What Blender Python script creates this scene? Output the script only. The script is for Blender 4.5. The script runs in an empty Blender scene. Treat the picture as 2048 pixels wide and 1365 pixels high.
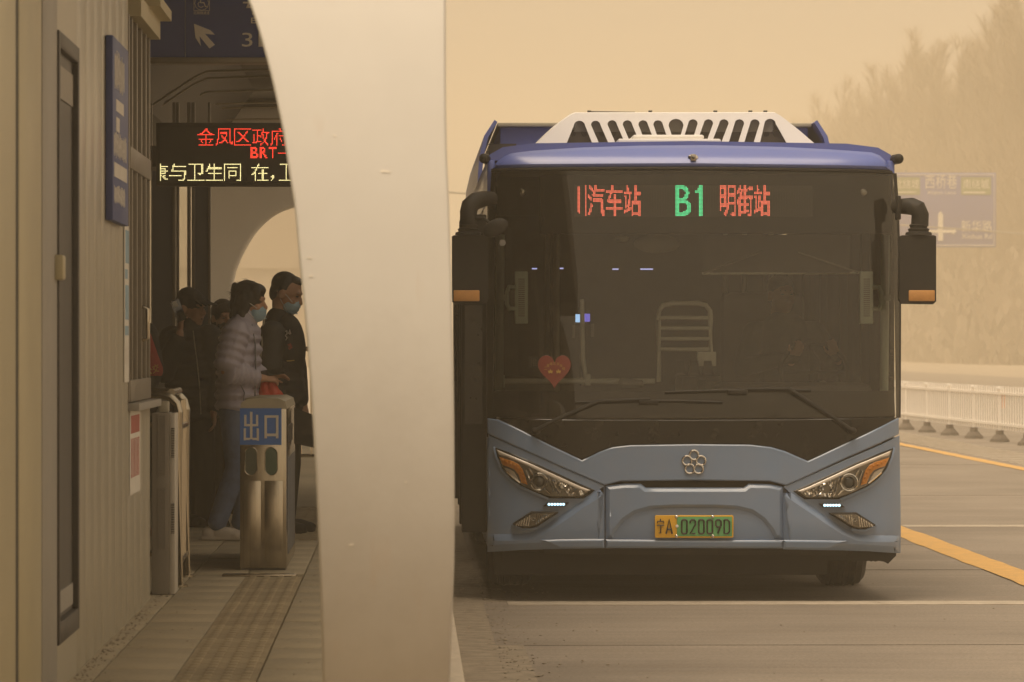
import bpy, bmesh, math, random
from mathutils import Vector, Matrix
from mathutils.bvhtree import BVHTree
random.seed(7)
scene = bpy.context.scene
COL = scene.collection

# ------------------------------------------------------------------ camera
FPX = 9016.0                       # focal length in photo pixels (2048 wide)
CAM_H = 1.6
VPX, HORY = 815.0, 690.0           # vanishing point of the platform direction
YAW = math.atan((1024.0 - VPX) / FPX)
PITCH = math.atan((HORY - 682.5) / FPX)
cam = bpy.data.cameras.new('camera')
cam_ob = bpy.data.objects.new('camera', cam)
COL.objects.link(cam_ob)
cam.sensor_width = 36.0
cam.lens = FPX / 2048.0 * 36.0
cam.clip_start = 0.5
cam.clip_end = 4000.0
cam_ob.location = (0, 0, CAM_H)
cam_ob.rotation_euler = (math.pi / 2 + PITCH, 0, -YAW)
cam.dof.use_dof = True
cam.dof.focus_distance = 28.0
cam.dof.aperture_fstop = 10.0
scene.camera = cam_ob

# ------------------------------------------------------------------ sky and sun
SUN_EL, SUN_AZ = math.radians(72), math.radians(215)     # azimuth clockwise from +Y
world = bpy.data.worlds.new('World')
scene.world = world
world.use_nodes = True
wn = world.node_tree.nodes
wl = world.node_tree.links
wn.clear()
w_out = wn.new('ShaderNodeOutputWorld')
w_bg = wn.new('ShaderNodeBackground')
w_sky = wn.new('ShaderNodeTexSky')
w_sky.sky_type = 'NISHITA'
w_sky.sun_disc = False
w_sky.sun_elevation = SUN_EL
w_sky.sun_rotation = SUN_AZ
w_sky.air_density = 1.0
w_sky.dust_density = 10.0
w_sky.ozone_density = 1.0
w_bw = wn.new('ShaderNodeRGBToBW')                      # airborne dust: one warm hue over the whole dome
w_tint = wn.new('ShaderNodeMixRGB')
w_tint.blend_type = 'MULTIPLY'
w_tint.inputs['Fac'].default_value = 1.0
w_tint.inputs['Color2'].default_value = (1.0, 0.81, 0.59, 1)
wl.new(w_sky.outputs['Color'], w_bw.inputs['Color'])
w_half = wn.new('ShaderNodeMixRGB')
w_half.inputs['Fac'].default_value = 0.45
wl.new(w_bw.outputs['Val'], w_half.inputs['Color1'])
wl.new(w_sky.outputs['Color'], w_half.inputs['Color2'])
wl.new(w_half.outputs['Color'], w_tint.inputs['Color1'])
w_even = wn.new('ShaderNodeMixRGB')                      # thick dust evens the dome out
w_even.inputs['Fac'].default_value = 0.6
w_even.inputs['Color2'].default_value = (5.3, 4.55, 3.5, 1)
wl.new(w_tint.outputs['Color'], w_even.inputs['Color1'])
wl.new(w_even.outputs['Color'], w_bg.inputs['Color'])
w_bg.inputs['Strength'].default_value = 0.10
wl.new(w_bg.outputs['Background'], w_out.inputs['Surface'])

sun = bpy.data.lights.new('sun', 'SUN')
sun.energy = 2.0
sun.angle = math.radians(50)
sun.color = (1.0, 0.84, 0.64)
sun_ob = bpy.data.objects.new('sun', sun)
COL.objects.link(sun_ob)
sd = Vector((math.sin(SUN_AZ) * math.cos(SUN_EL), math.cos(SUN_AZ) * math.cos(SUN_EL), math.sin(SUN_EL)))
sun_ob.rotation_euler = (-sd).to_track_quat('-Z', 'Y').to_euler()
sun_ob.location = (-20, -30, 40)

scene.view_settings.view_transform = 'Standard'
scene.view_settings.look = 'None'
scene.view_settings.gamma = 1.0
scene.view_settings.use_curve_mapping = False
scene.view_settings.exposure = 0.6
scene.cycles.use_denoising = True
scene.cycles.volume_bounces = 2
scene.cycles.max_bounces = 10
scene.cycles.transparent_max_bounces = 16
scene.cycles.caustics_reflective = False
scene.cycles.caustics_refractive = False
HAZE_DENSITY = 0.0023

# ------------------------------------------------------------------ placing: photo pixel -> point at depth Y
_R = Matrix.Rotation(-YAW, 3, 'Z') @ Matrix.Rotation(math.pi / 2 + PITCH, 3, 'X')
def at(px, py, Y):
    d = _R @ Vector(((px - 1024.0) / FPX, -(py - 682.5) / FPX, -1.0))
    return Vector((0, 0, CAM_H)) + d * (Y / d.y)
def ppm(Y):
    return FPX / Y

# ------------------------------------------------------------------ materials
MATS = {}
def mat(name, col, rough=0.6, metal=0.0, var=0.12, scale=6.0, bump=0.0, bscale=40.0, coat=0.0,
        dust=0.0, emit=None, estr=1.0, stretch=None, spec=0.5, croug=0.06, objvar=0.0, speck=0.0):
    if name in MATS:
        return MATS[name]
    m = bpy.data.materials.new(name)
    m.use_nodes = True
    n = m.node_tree.nodes
    l = m.node_tree.links
    b = n['Principled BSDF']
    b.inputs['Roughness'].default_value = rough
    b.inputs['Metallic'].default_value = metal
    b.inputs['Coat Weight'].default_value = coat
    b.inputs['Coat Roughness'].default_value = croug
    b.inputs['Specular IOR Level'].default_value = spec
    tc = n.new('ShaderNodeTexCoord')
    mp = n.new('ShaderNodeMapping')
    l.new(tc.outputs['Object'], mp.inputs['Vector'])
    if stretch:
        mp.inputs['Scale'].default_value = stretch
    nz = n.new('ShaderNodeTexNoise')
    nz.inputs['Scale'].default_value = scale
    nz.inputs['Detail'].default_value = 6
    nz.inputs['Roughness'].default_value = 0.65
    l.new(mp.outputs['Vector'], nz.inputs['Vector'])
    rp = n.new('ShaderNodeValToRGB')
    rp.color_ramp.elements[0].position = 0.3
    rp.color_ramp.elements[1].position = 0.7
    c0 = [max(0, c * (1 - var)) for c in col]
    c1 = [min(1, c * (1 + var)) for c in col]
    rp.color_ramp.elements[0].color = (*c0, 1)
    rp.color_ramp.elements[1].color = (*c1, 1)
    l.new(nz.outputs['Fac'], rp.inputs['Fac'])
    last = rp.outputs['Color']
    if dust > 0:                                        # settled loess, patchy, with its own shape
        dn = n.new('ShaderNodeTexNoise')
        dn.inputs['Scale'].default_value = scale * 2.3
        dn.inputs['Detail'].default_value = 8
        dn.inputs['Roughness'].default_value = 0.7
        l.new(mp.outputs['Vector'], dn.inputs['Vector'])
        mr = n.new('ShaderNodeMapRange')
        mr.inputs['From Min'].default_value = 0.3
        mr.inputs['From Max'].default_value = 0.75
        mr.inputs['To Min'].default_value = dust * 0.3
        mr.inputs['To Max'].default_value = dust
        l.new(dn.outputs['Fac'], mr.inputs['Value'])
        mx = n.new('ShaderNodeMixRGB')
        mx.inputs['Color2'].default_value = (0.30, 0.235, 0.165, 1)
        l.new(mr.outputs['Result'], mx.inputs['Fac'])
        l.new(last, mx.inputs['Color1'])
        last = mx.outputs['Color']
    if speck > 0:                                       # aggregate: fine light and dark grains
        sn = n.new('ShaderNodeTexNoise')
        sn.inputs['Scale'].default_value = 55.0
        sn.inputs['Detail'].default_value = 4
        l.new(tc.outputs['Object'], sn.inputs['Vector'])
        sr = n.new('ShaderNodeMapRange')
        sr.inputs['From Min'].default_value = 0.35
        sr.inputs['From Max'].default_value = 0.65
        sr.inputs['To Min'].default_value = 1 - speck
        sr.inputs['To Max'].default_value = 1 + speck
        l.new(sn.outputs['Fac'], sr.inputs['Value'])
        bn_ = n.new('ShaderNodeTexNoise')               # broad worn and stained areas
        bn_.inputs['Scale'].default_value = 0.55
        bn_.inputs['Detail'].default_value = 5
        l.new(tc.outputs['Object'], bn_.inputs['Vector'])
        br_ = n.new('ShaderNodeMapRange')
        br_.inputs['From Min'].default_value = 0.35
        br_.inputs['From Max'].default_value = 0.65
        br_.inputs['To Min'].default_value = 0.86
        br_.inputs['To Max'].default_value = 1.12
        l.new(bn_.outputs['Fac'], br_.inputs['Value'])
        mm = n.new('ShaderNodeMath')
        mm.operation = 'MULTIPLY'
        l.new(sr.outputs['Result'], mm.inputs[0])
        l.new(br_.outputs['Result'], mm.inputs[1])
        h2 = n.new('ShaderNodeHueSaturation')
        l.new(mm.outputs['Value'], h2.inputs['Value'])
        l.new(last, h2.inputs['Color'])
        last = h2.outputs['Color']
    if objvar > 0:                                      # piece to piece difference in tone
        oi_ = n.new('ShaderNodeObjectInfo')
        om = n.new('ShaderNodeMapRange')
        om.inputs['To Min'].default_value = 1 - objvar
        om.inputs['To Max'].default_value = 1 + objvar
        l.new(oi_.outputs['Random'], om.inputs['Value'])
        hs = n.new('ShaderNodeHueSaturation')
        l.new(om.outputs['Result'], hs.inputs['Value'])
        l.new(last, hs.inputs['Color'])
        last = hs.outputs['Color']
    l.new(last, b.inputs['Base Color'])
    if bump > 0:
        bn = n.new('ShaderNodeTexNoise')
        bn.inputs['Scale'].default_value = bscale
        bn.inputs['Detail'].default_value = 5
        l.new(mp.outputs['Vector'], bn.inputs['Vector'])
        bp = n.new('ShaderNodeBump')
        bp.inputs['Strength'].default_value = bump
        bp.inputs['Distance'].default_value = 0.01
        l.new(bn.outputs['Fac'], bp.inputs['Height'])
        l.new(bp.outputs['Normal'], b.inputs['Normal'])
    if emit:
        b.inputs['Emission Color'].default_value = (*emit, 1)
        b.inputs['Emission Strength'].default_value = estr
    MATS[name] = m
    return m

def glass_mat(name, tint=(0.9, 0.9, 0.86), ior=1.5, rough=0.0, film=0.0, filmcol=(0.3, 0.24, 0.17)):
    if name in MATS:
        return MATS[name]
    m = bpy.data.materials.new(name)
    m.use_nodes = True
    n = m.node_tree.nodes
    l = m.node_tree.links
    n.clear()
    out = n.new('ShaderNodeOutputMaterial')
    tr = n.new('ShaderNodeBsdfTransparent')
    tr.inputs['Color'].default_value = (*tint, 1)
    gl = n.new('ShaderNodeBsdfGlossy')
    gl.inputs['Roughness'].default_value = rough
    fr = n.new('ShaderNodeFresnel')
    fr.inputs['IOR'].default_value = ior
    mx = n.new('ShaderNodeMixShader')
    l.new(fr.outputs['Fac'], mx.inputs['Fac'])
    l.new(tr.outputs['BSDF'], mx.inputs[1])
    l.new(gl.outputs['BSDF'], mx.inputs[2])
    last = mx.outputs['Shader']
    if film > 0:                                        # thin dust film on the pane
        df = n.new('ShaderNodeBsdfDiffuse')
        df.inputs['Color'].default_value = (*filmcol, 1)
        tc = n.new('ShaderNodeTexCoord')
        nz = n.new('ShaderNodeTexNoise')
        nz.inputs['Scale'].default_value = 3.0
        nz.inputs['Detail'].default_value = 7
        l.new(tc.outputs['Object'], nz.inputs['Vector'])
        mr = n.new('ShaderNodeMapRange')
        mr.inputs['From Min'].default_value = 0.3
        mr.inputs['From Max'].default_value = 0.7
        mr.inputs['To Min'].default_value = film * 0.6
        mr.inputs['To Max'].default_value = film
        l.new(nz.outputs['Fac'], mr.inputs['Value'])
        m2 = n.new('ShaderNodeMixShader')
        l.new(mr.outputs['Result'], m2.inputs['Fac'])
        l.new(last, m2.inputs[1])
        l.new(df.outputs['BSDF'], m2.inputs[2])
        last = m2.outputs['Shader']
    l.new(last, out.inputs['Surface'])
    MATS[name] = m
    return m

# ------------------------------------------------------------------ objects
def tag(o, label=None, cat=None, group=None, kind=None):
    if label: o['label'] = label
    if cat: o['category'] = cat
    if group: o['group'] = group
    if kind: o['kind'] = kind
    return o
def empty(name, loc, label=None, cat=None, group=None):
    o = bpy.data.objects.new(name, None)
    o.empty_display_size = 0.2
    o.location = loc
    COL.objects.link(o)
    return tag(o, label, cat, group)
def finish(me, name, m, parent=None, sharp=35, loc=None):
    if m is not None and not me.materials:
        me.materials.append(m)
    me.polygons.foreach_set('use_smooth', [True] * len(me.polygons))
    me.set_sharp_from_angle(angle=math.radians(sharp))
    o = bpy.data.objects.new(name, me)
    COL.objects.link(o)
    if parent is not None:
        o.parent = parent
    if loc is not None:
        o.location = loc
    return o
def copy_tree(o, parent=None):
    c = o.copy()
    COL.objects.link(c)
    c.parent = parent
    for ch in list(o.children):
        copy_tree(ch, c)
    return c

class MB:
    def __init__(self):
        self.bm = bmesh.new()
    def box(self, x0, x1, y0, y1, z0, z1, bev=0.0, mtx=None):
        r = bmesh.ops.create_cube(self.bm, size=1.0)
        vs = r['verts']
        for v in vs:
            v.co = Vector(((x0 + x1) / 2 + v.co.x * (x1 - x0), (y0 + y1) / 2 + v.co.y * (y1 - y0), (z0 + z1) / 2 + v.co.z * (z1 - z0)))
        if mtx is not None:
            bmesh.ops.transform(self.bm, matrix=mtx, verts=vs)
        if bev > 0:
            es = list({e for v in vs for e in v.link_edges})
            bmesh.ops.bevel(self.bm, geom=es, offset=bev, segments=2, affect='EDGES', profile=0.5)
        return self
    def ell(self, c, r, seg=12, mtx=None):
        q = bmesh.ops.create_uvsphere(self.bm, u_segments=seg, v_segments=max(6, seg // 2 + 2), radius=1.0)
        M = Matrix.Translation(Vector(c)) @ (mtx.to_4x4() if mtx is not None else Matrix.Identity(4)) @ Matrix.Diagonal((r[0], r[1], r[2], 1))
        bmesh.ops.transform(self.bm, matrix=M, verts=q['verts'])
        return self
    def cone(self, p0, p1, r0, r1, seg=12, caps=True):
        p0, p1 = Vector(p0), Vector(p1)
        d = p1 - p0
        L = max(d.length, 1e-6)
        q = bmesh.ops.create_cone(self.bm, cap_ends=caps, segments=seg, radius1=r0, radius2=r1, depth=L)
        M = Matrix.Translation((p0 + p1) / 2) @ d.to_track_quat('Z', 'Y').to_matrix().to_4x4()
        bmesh.ops.transform(self.bm, matrix=M, verts=q['verts'])
        return self
    def cap(self, p0, p1, r0, r1=None, seg=10):
        r1 = r0 if r1 is None else r1
        self.ell(p0, (r0,) * 3, seg)
        self.ell(p1, (r1,) * 3, seg)
        return self.cone(p0, p1, r0, r1, seg)
    def tube(self, pts, r, seg=8, closed=False):
        pts = [Vector(p) for p in pts]
        n = len(pts)
        rings = []
        up = Vector((0, 0, 1))
        for i, p in enumerate(pts):
            if closed:
                t = (pts[(i + 1) % n] - pts[i - 1]).normalized()
            else:
                t = (pts[min(i + 1, n - 1)] - pts[max(i - 1, 0)]).normalized()
            a = t.cross(up)
            if a.length < 1e-3: a = t.cross(Vector((0, 1, 0)))
            a.normalize()
            if rings and a.dot(last_a) < 0: a = -a
            last_a = a
            b = t.cross(a)
            rr = r[i] if isinstance(r, (list, tuple)) else r
            rings.append([self.bm.verts.new(p + (a * math.cos(k * 2 * math.pi / seg) + b * math.sin(k * 2 * math.pi / seg)) * rr) for k in range(seg)])
        m = n if closed else n - 1
        for i in range(m):
            A, B = rings[i], rings[(i + 1) % n]
            for k in range(seg):
                self.bm.faces.new((A[k], A[(k + 1) % seg], B[(k + 1) % seg], B[k]))
        if not closed:
            self.bm.faces.new(rings[0][::-1])
            self.bm.faces.new(rings[-1])
        return self
    def quad(self, a, b, c, d):
        self.bm.faces.new([self.bm.verts.new(Vector(p)) for p in (a, b, c, d)])
        return self
    def prism(self, pts, off):
        """closed 3D polygon pts pushed along off"""
        off = Vector(off)
        f = [self.bm.verts.new(Vector(p)) for p in pts]
        g = [self.bm.verts.new(Vector(p) + off) for p in pts]
        n = len(pts)
        F = self.bm.faces.new(f)
        G = self.bm.faces.new(g[::-1])
        for i in range(n):
            self.bm.faces.new((f[(i + 1) % n], f[i], g[i], g[(i + 1) % n]))
        return self
    def build(self, name, m, parent=None, sharp=35, bev=0.0, loc=None, recalc=True):
        if bev > 0:
            es = [e for e in self.bm.edges if len(e.link_faces) == 2 and e.calc_face_angle(0) > 0.5]
            bmesh.ops.bevel(self.bm, geom=es, offset=bev, segments=2, affect='EDGES', profile=0.5, clamp_overlap=True)
        if recalc:
            bmesh.ops.recalc_face_normals(self.bm, faces=self.bm.faces[:])
        me = bpy.data.meshes.new(name)
        self.bm.to_mesh(me)
        self.bm.free()
        return finish(me, name, m, parent, sharp, loc)

def rel(parent):
    """world point -> parent's local (parents are only translated)"""
    return lambda p: Vector(p) - Vector(parent.location)

# text and led rasters --------------------------------------------------------
def text_mesh(s, extrude=0.0, space=1.0):
    c = bpy.data.curves.new('tmp_text', 'FONT')
    c.body = s
    c.size = 1.0
    c.space_character = space
    c.extrude = extrude
    c.resolution_u = 3
    o = bpy.data.objects.new('tmp_text', c)
    COL.objects.link(o)
    bpy.context.view_layer.update()
    me = bpy.data.meshes.new_from_object(o.evaluated_get(bpy.context.evaluated_depsgraph_get()))
    bpy.data.objects.remove(o)
    bpy.data.curves.remove(c)
    return me
def text_on(name, s, O, U, V, m, parent=None, lift=0.004, depth=0.002, space=1.0, bold=0.0):
    """text stretched to fill the parallelogram O, O+U, O+V; stands `lift` proud along U x V"""
    me = text_mesh(s, 0.0, space)
    O, U, V = Vector(O), Vector(U), Vector(V)
    N = U.cross(V).normalized()
    xs = [v.co.x for v in me.vertices]
    ys = [v.co.y for v in me.vertices]
    x0, x1, y0, y1 = min(xs), max(xs), min(ys), max(ys)
    bm = bmesh.new()
    bm.from_mesh(me)
    bpy.data.meshes.remove(me)
    for v in bm.verts:
        v.co = O + U * ((v.co.x - x0) / (x1 - x0)) + V * ((v.co.y - y0) / (y1 - y0)) + N * lift
    if depth > 0:
        r = bmesh.ops.extrude_face_region(bm, geom=bm.faces[:])
        bmesh.ops.translate(bm, vec=N * -depth, verts=[e for e in r['geom'] if isinstance(e, bmesh.types.BMVert)])
    bmesh.ops.recalc_face_normals(bm, faces=bm.faces[:])
    me = bpy.data.meshes.new(name)
    bm.to_mesh(me)
    bm.free()
    return finish(me, name, m, parent, 30)
def led_cells(s, rows=16, wide=None, thick=0.0):
    """dots lit for one glyph on a rows x cols raster, (col, row from bottom)"""
    me = text_mesh(s)
    vs = [v.co.copy() for v in me.vertices]
    ps = [tuple(p.vertices) for p in me.polygons]
    bpy.data.meshes.remove(me)
    if not vs: return [], 0
    bvh = BVHTree.FromPolygons(vs, ps)
    xs = [v.x for v in vs]
    ys = [v.y for v in vs]
    x0, x1, y0, y1 = min(xs), max(xs), min(ys), max(ys)
    cols = wide or rows
    out = []
    for i in range(cols):
        for j in range(rows):
            hit = False
            for dx, dy in ((0.5, 0.5),) + (((0.5 - thick, 0.5), (0.5 + thick, 0.5), (0.5, 0.5 - thick), (0.5, 0.5 + thick)) if thick else ()):
                x = x0 + (x1 - x0) * (i + dx) / cols
                y = y0 + (y1 - y0) * (j + dy) / rows
                if bvh.ray_cast(Vector((x, y, 1)), Vector((0, 0, -1)))[0] is not None:
                    hit = True
                    break
            if hit: out.append((i, j))
    return out, cols
def led_mesh(name, cells, O, U, V, m, parent, size=0.62, lift=0.004):
    """cells in dot units; O is the centre of dot 0,0; U, V one dot step"""
    O, U, V = Vector(O), Vector(U), Vector(V)
    N = U.cross(V).normalized() * lift
    verts, faces = [], []
    h = size / 2
    for (i, j) in cells:
        c = O + U * i + V * j + N
        k = len(verts)
        for a, b in ((-h, -h * 0.5), (-h * .5, -h), (h * .5, -h), (h, -h * .5), (h, h * .5), (h * .5, h), (-h * .5, h), (-h, h * .5)):
            verts.append(c + U * a + V * b)
        faces.append(tuple(range(k, k + 8)))
    me = bpy.data.meshes.new(name)
    me.from_pydata(verts, [], faces)
    o = finish(me, name, m, parent)
    o['kind'] = 'stuff'
    return o

# blobs: overlapping primitives fused into one skin --------------------------------
def blob(name, mb, m, parent=None, voxel=0.008, smooth=3, fac=0.5):
    me = bpy.data.meshes.new(name + '_src')
    bmesh.ops.recalc_face_normals(mb.bm, faces=mb.bm.faces[:])
    mb.bm.to_mesh(me)
    mb.bm.free()
    o = bpy.data.objects.new('tmp_blob', me)
    COL.objects.link(o)
    r = o.modifiers.new('r', 'REMESH')
    r.mode = 'VOXEL'
    r.voxel_size = voxel
    if smooth:
        s = o.modifiers.new('s', 'SMOOTH')
        s.iterations = smooth
        s.factor = fac
    bpy.context.view_layer.update()
    me2 = bpy.data.meshes.new_from_object(o.evaluated_get(bpy.context.evaluated_depsgraph_get()))
    me2.name = name
    bpy.data.objects.remove(o)
    bpy.data.meshes.remove(me)
    return finish(me2, name, m, parent, 180)
# ================================================================== MATERIAL SET
M_ground = mat('ground_dust', (0.30, 0.25, 0.19), 0.95, var=0.15, scale=0.3)
M_slab = mat('road_concrete', (0.19, 0.17, 0.15), 0.8, var=0.15, scale=2.2, bump=0.35, bscale=26, stretch=(0.25, 2.2, 1), dust=0.4, spec=0.15, objvar=0.05, speck=0.16)
M_joint = mat('joint_tar', (0.05, 0.045, 0.04), 0.9)
M_white_line = mat('worn_white_paint', (0.40, 0.36, 0.30), 0.8, var=0.3, scale=7, dust=0.75)
M_yellow_line = mat('yellow_paint', (0.66, 0.36, 0.06), 0.75, var=0.2, scale=7, dust=0.55)
M_dirt = mat('gutter_dirt', (0.24, 0.20, 0.15), 0.95, var=0.35, scale=9, bump=0.4, bscale=60)
M_tile = mat('paving_tile', (0.39, 0.33, 0.225), 0.75, var=0.08, scale=4, bump=0.12, bscale=70, dust=0.25, objvar=0.06, speck=0.09)
M_tactile = mat('tactile_tile', (0.335, 0.268, 0.155), 0.8, var=0.2, scale=12, bump=0.2, bscale=60, dust=0.5, objvar=0.16)
M_bed = mat('mortar_bed', (0.13, 0.11, 0.09), 0.95)
M_kerb = mat('kerb_granite', (0.5, 0.43, 0.34), 0.8, var=0.15, scale=25, bump=0.2)
M_white_shell = mat('white_shell_paint', (0.66, 0.64, 0.60), 0.45, var=0.03, scale=1.5, dust=0.10, bump=0.02, bscale=9)
def foot_mud_shade(m):
    """mud and shade painted together up the foot of the shell, and a few rust runs"""
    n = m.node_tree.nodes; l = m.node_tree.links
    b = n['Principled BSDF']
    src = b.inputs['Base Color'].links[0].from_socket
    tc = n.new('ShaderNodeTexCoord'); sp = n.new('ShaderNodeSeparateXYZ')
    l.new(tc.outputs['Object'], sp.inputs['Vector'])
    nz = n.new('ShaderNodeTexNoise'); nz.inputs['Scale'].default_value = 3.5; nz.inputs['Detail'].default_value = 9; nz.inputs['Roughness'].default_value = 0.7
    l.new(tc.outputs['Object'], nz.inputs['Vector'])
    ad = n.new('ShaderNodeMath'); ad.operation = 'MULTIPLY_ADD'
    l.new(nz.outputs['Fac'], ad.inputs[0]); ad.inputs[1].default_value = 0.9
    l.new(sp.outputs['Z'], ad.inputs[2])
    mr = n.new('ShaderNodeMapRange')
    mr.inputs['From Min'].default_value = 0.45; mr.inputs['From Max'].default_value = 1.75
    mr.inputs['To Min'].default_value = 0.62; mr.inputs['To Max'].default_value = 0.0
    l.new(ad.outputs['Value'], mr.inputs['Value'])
    mx = n.new('ShaderNodeMixRGB'); mx.inputs['Color2'].default_value = (0.235, 0.175, 0.11, 1)  # mud brown that also paints shade into the lower shell
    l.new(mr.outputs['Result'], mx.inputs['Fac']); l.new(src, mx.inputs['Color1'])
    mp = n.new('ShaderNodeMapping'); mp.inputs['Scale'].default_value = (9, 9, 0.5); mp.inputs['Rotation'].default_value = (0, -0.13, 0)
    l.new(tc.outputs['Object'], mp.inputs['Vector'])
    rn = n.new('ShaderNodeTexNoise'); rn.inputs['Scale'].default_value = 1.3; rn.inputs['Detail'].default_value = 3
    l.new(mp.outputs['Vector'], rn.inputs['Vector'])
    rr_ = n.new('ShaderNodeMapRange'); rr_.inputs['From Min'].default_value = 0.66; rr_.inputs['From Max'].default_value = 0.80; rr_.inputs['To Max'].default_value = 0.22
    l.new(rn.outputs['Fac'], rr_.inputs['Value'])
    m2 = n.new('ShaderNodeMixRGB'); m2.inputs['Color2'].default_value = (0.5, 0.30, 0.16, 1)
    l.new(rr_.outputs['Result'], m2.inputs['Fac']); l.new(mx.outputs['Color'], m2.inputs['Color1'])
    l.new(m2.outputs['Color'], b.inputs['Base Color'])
foot_mud_shade(M_white_shell)
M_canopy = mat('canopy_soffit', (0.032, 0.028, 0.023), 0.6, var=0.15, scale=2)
M_strip = mat('soffit_strip', (0.45, 0.40, 0.32), 0.35, metal=0.7)
M_cream = mat('cream_panel', (0.47, 0.415, 0.26), 0.45, var=0.05, scale=3, dust=0.15)
M_panel = mat('grey_panel', (0.385, 0.35, 0.27), 0.34, var=0.02, scale=1.2, dust=0.07, objvar=0.02)
M_greytrim = mat('grey_trim', (0.30, 0.28, 0.25), 0.5, var=0.06)
M_dark = mat('dark_metal', (0.035, 0.03, 0.027), 0.5, var=0.2)
M_black = mat('black_rubber', (0.014, 0.013, 0.012), 0.6, var=0.2, dust=0.02, spec=0.25)
M_alu = mat('window_aluminium', (0.20, 0.175, 0.14), 0.45, metal=0.3)
M_steel = mat('brushed_steel', (0.42, 0.37, 0.29), 0.22, metal=1.0, var=0.12, scale=3, stretch=(40, 40, 0.4))
M_lid = mat('gate_lid', (0.38, 0.34, 0.26), 0.45, metal=0.4)
M_signblue = mat('sign_blue', (0.03, 0.06, 0.22), 0.5, var=0.05, dust=0.05)
M_exitblue = mat('exit_blue', (0.045, 0.16, 0.50), 0.45, var=0.05)
M_signwhite = mat('sign_white', (0.62, 0.58, 0.52), 0.6, var=0.05)
M_greyblue = mat('blue_grey_board', (0.10, 0.105, 0.12), 0.5, var=0.06)
M_paper = mat('paper', (0.66, 0.63, 0.57), 0.7, var=0.06)
M_paperblue = mat('paper_blue', (0.25, 0.38, 0.48), 0.7, var=0.2, scale=8)
M_red = mat('red_print', (0.36, 0.09, 0.07), 0.7)
M_fence = mat('fence_white', (0.86, 0.82, 0.76), 0.5, var=0.04, dust=0.12)
M_base = mat('fence_base', (0.10, 0.09, 0.08), 0.9, dust=0.4)
M_bark = mat('bark', (0.23, 0.185, 0.135), 0.9)
M_twig = mat('twig', (0.23, 0.185, 0.135), 0.9)
M_farblue = mat('road_sign_blue', (0.13, 0.148, 0.34), 0.5)
M_fargreen = mat('road_sign_green', (0.22, 0.26, 0.14), 0.5)
M_farwhite = mat('road_sign_white', (0.66, 0.63, 0.57), 0.5)
M_light_block = mat('light_block_surface', (0.28, 0.25, 0.20), 0.8)
M_glass_clear = glass_mat('clear_glass', (0.92, 0.92, 0.9), film=0.06)
M_glass_dark = glass_mat('dark_glass', (0.10, 0.10, 0.095), ior=1.5)
ZP = 0.35                                              # platform height

# ================================================================== GROUND, ROAD, PLATFORM
o = MB().box(-560, 560, -260, 700, -0.6, -0.06).build('ground', M_ground); tag(o, kind='structure')
road = MB().box(0.215, 30, -60, 640, -0.05, -0.02).build('road', M_joint); tag(road, kind='structure')
ys = [8.0, 12.2, 16.2, 20.2, 24.0, 28.0, 32.0, 36.0, 39.9, 43.8, 47.8, 51.8, 55.8, 60, 66, 72, 78, 84, 92, 100, 120, 160, 240, 400, 640]
xs_ = [0.47, 4.16, 7.95, 12.0, 16.0, 30.0]
rs = random.Random(3)
for i in range(len(ys) - 1):
    for j in range(len(xs_) - 1):
        g = 0.006 if ys[i] < 60 else 0.0
        g2 = 0.0 if j == 0 else g
        dz = rs.uniform(-0.003, 0.002)
        b = MB().box(xs_[j] + g2, xs_[j + 1] - g, ys[i] + g, ys[i + 1] - g, -0.03, dz)
        b.build('road_slab', M_slab, road)
for (x0, x1, y0, y1) in ((0.62, 7.8, 27.66, 28.02), (4.37, 30, 39.45, 39.85), (8.4, 30, 53.6, 54.0)):
    MB().box(x0, x1, y0, y1, -0.002, 0.0045).build('white_marking', M_white_line, road)
def wavy_line(xc, w, y0, y1, seed):
    r = random.Random(seed)
    bm = bmesh.new()
    L, n = [], int((y1 - y0) / 0.5)
    for k in range(n + 1):
        y = y0 + (y1 - y0) * k / n
        a = xc - w / 2 + r.uniform(-0.012, 0.012)
        b_ = xc + w / 2 + r.uniform(-0.012, 0.012)
        L.append((bm.verts.new((a, y, 0.005)), bm.verts.new((b_, y, 0.005))))
    for k in range(n):
        bm.faces.new((L[k][0], L[k][1], L[k + 1][1], L[k + 1][0]))
    me = bpy.data.meshes.new('yellow_marking')
    bm.to_mesh(me); bm.free()
    return finish(me, 'yellow_marking', M_yellow_line, road)
wavy_line(4.22, 0.27, 8, 170, 1)
wavy_line(7.92, 0.20, 8, 170, 2)
for k in range(36):                                    # pale hatch bars between the yellow line and the fence
    y = 56 + k * 0.95
    MB().box(8.15, 9.05, y, y + 0.42, -0.002, 0.008).build('hatch_marking', M_white_line, road)

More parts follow.
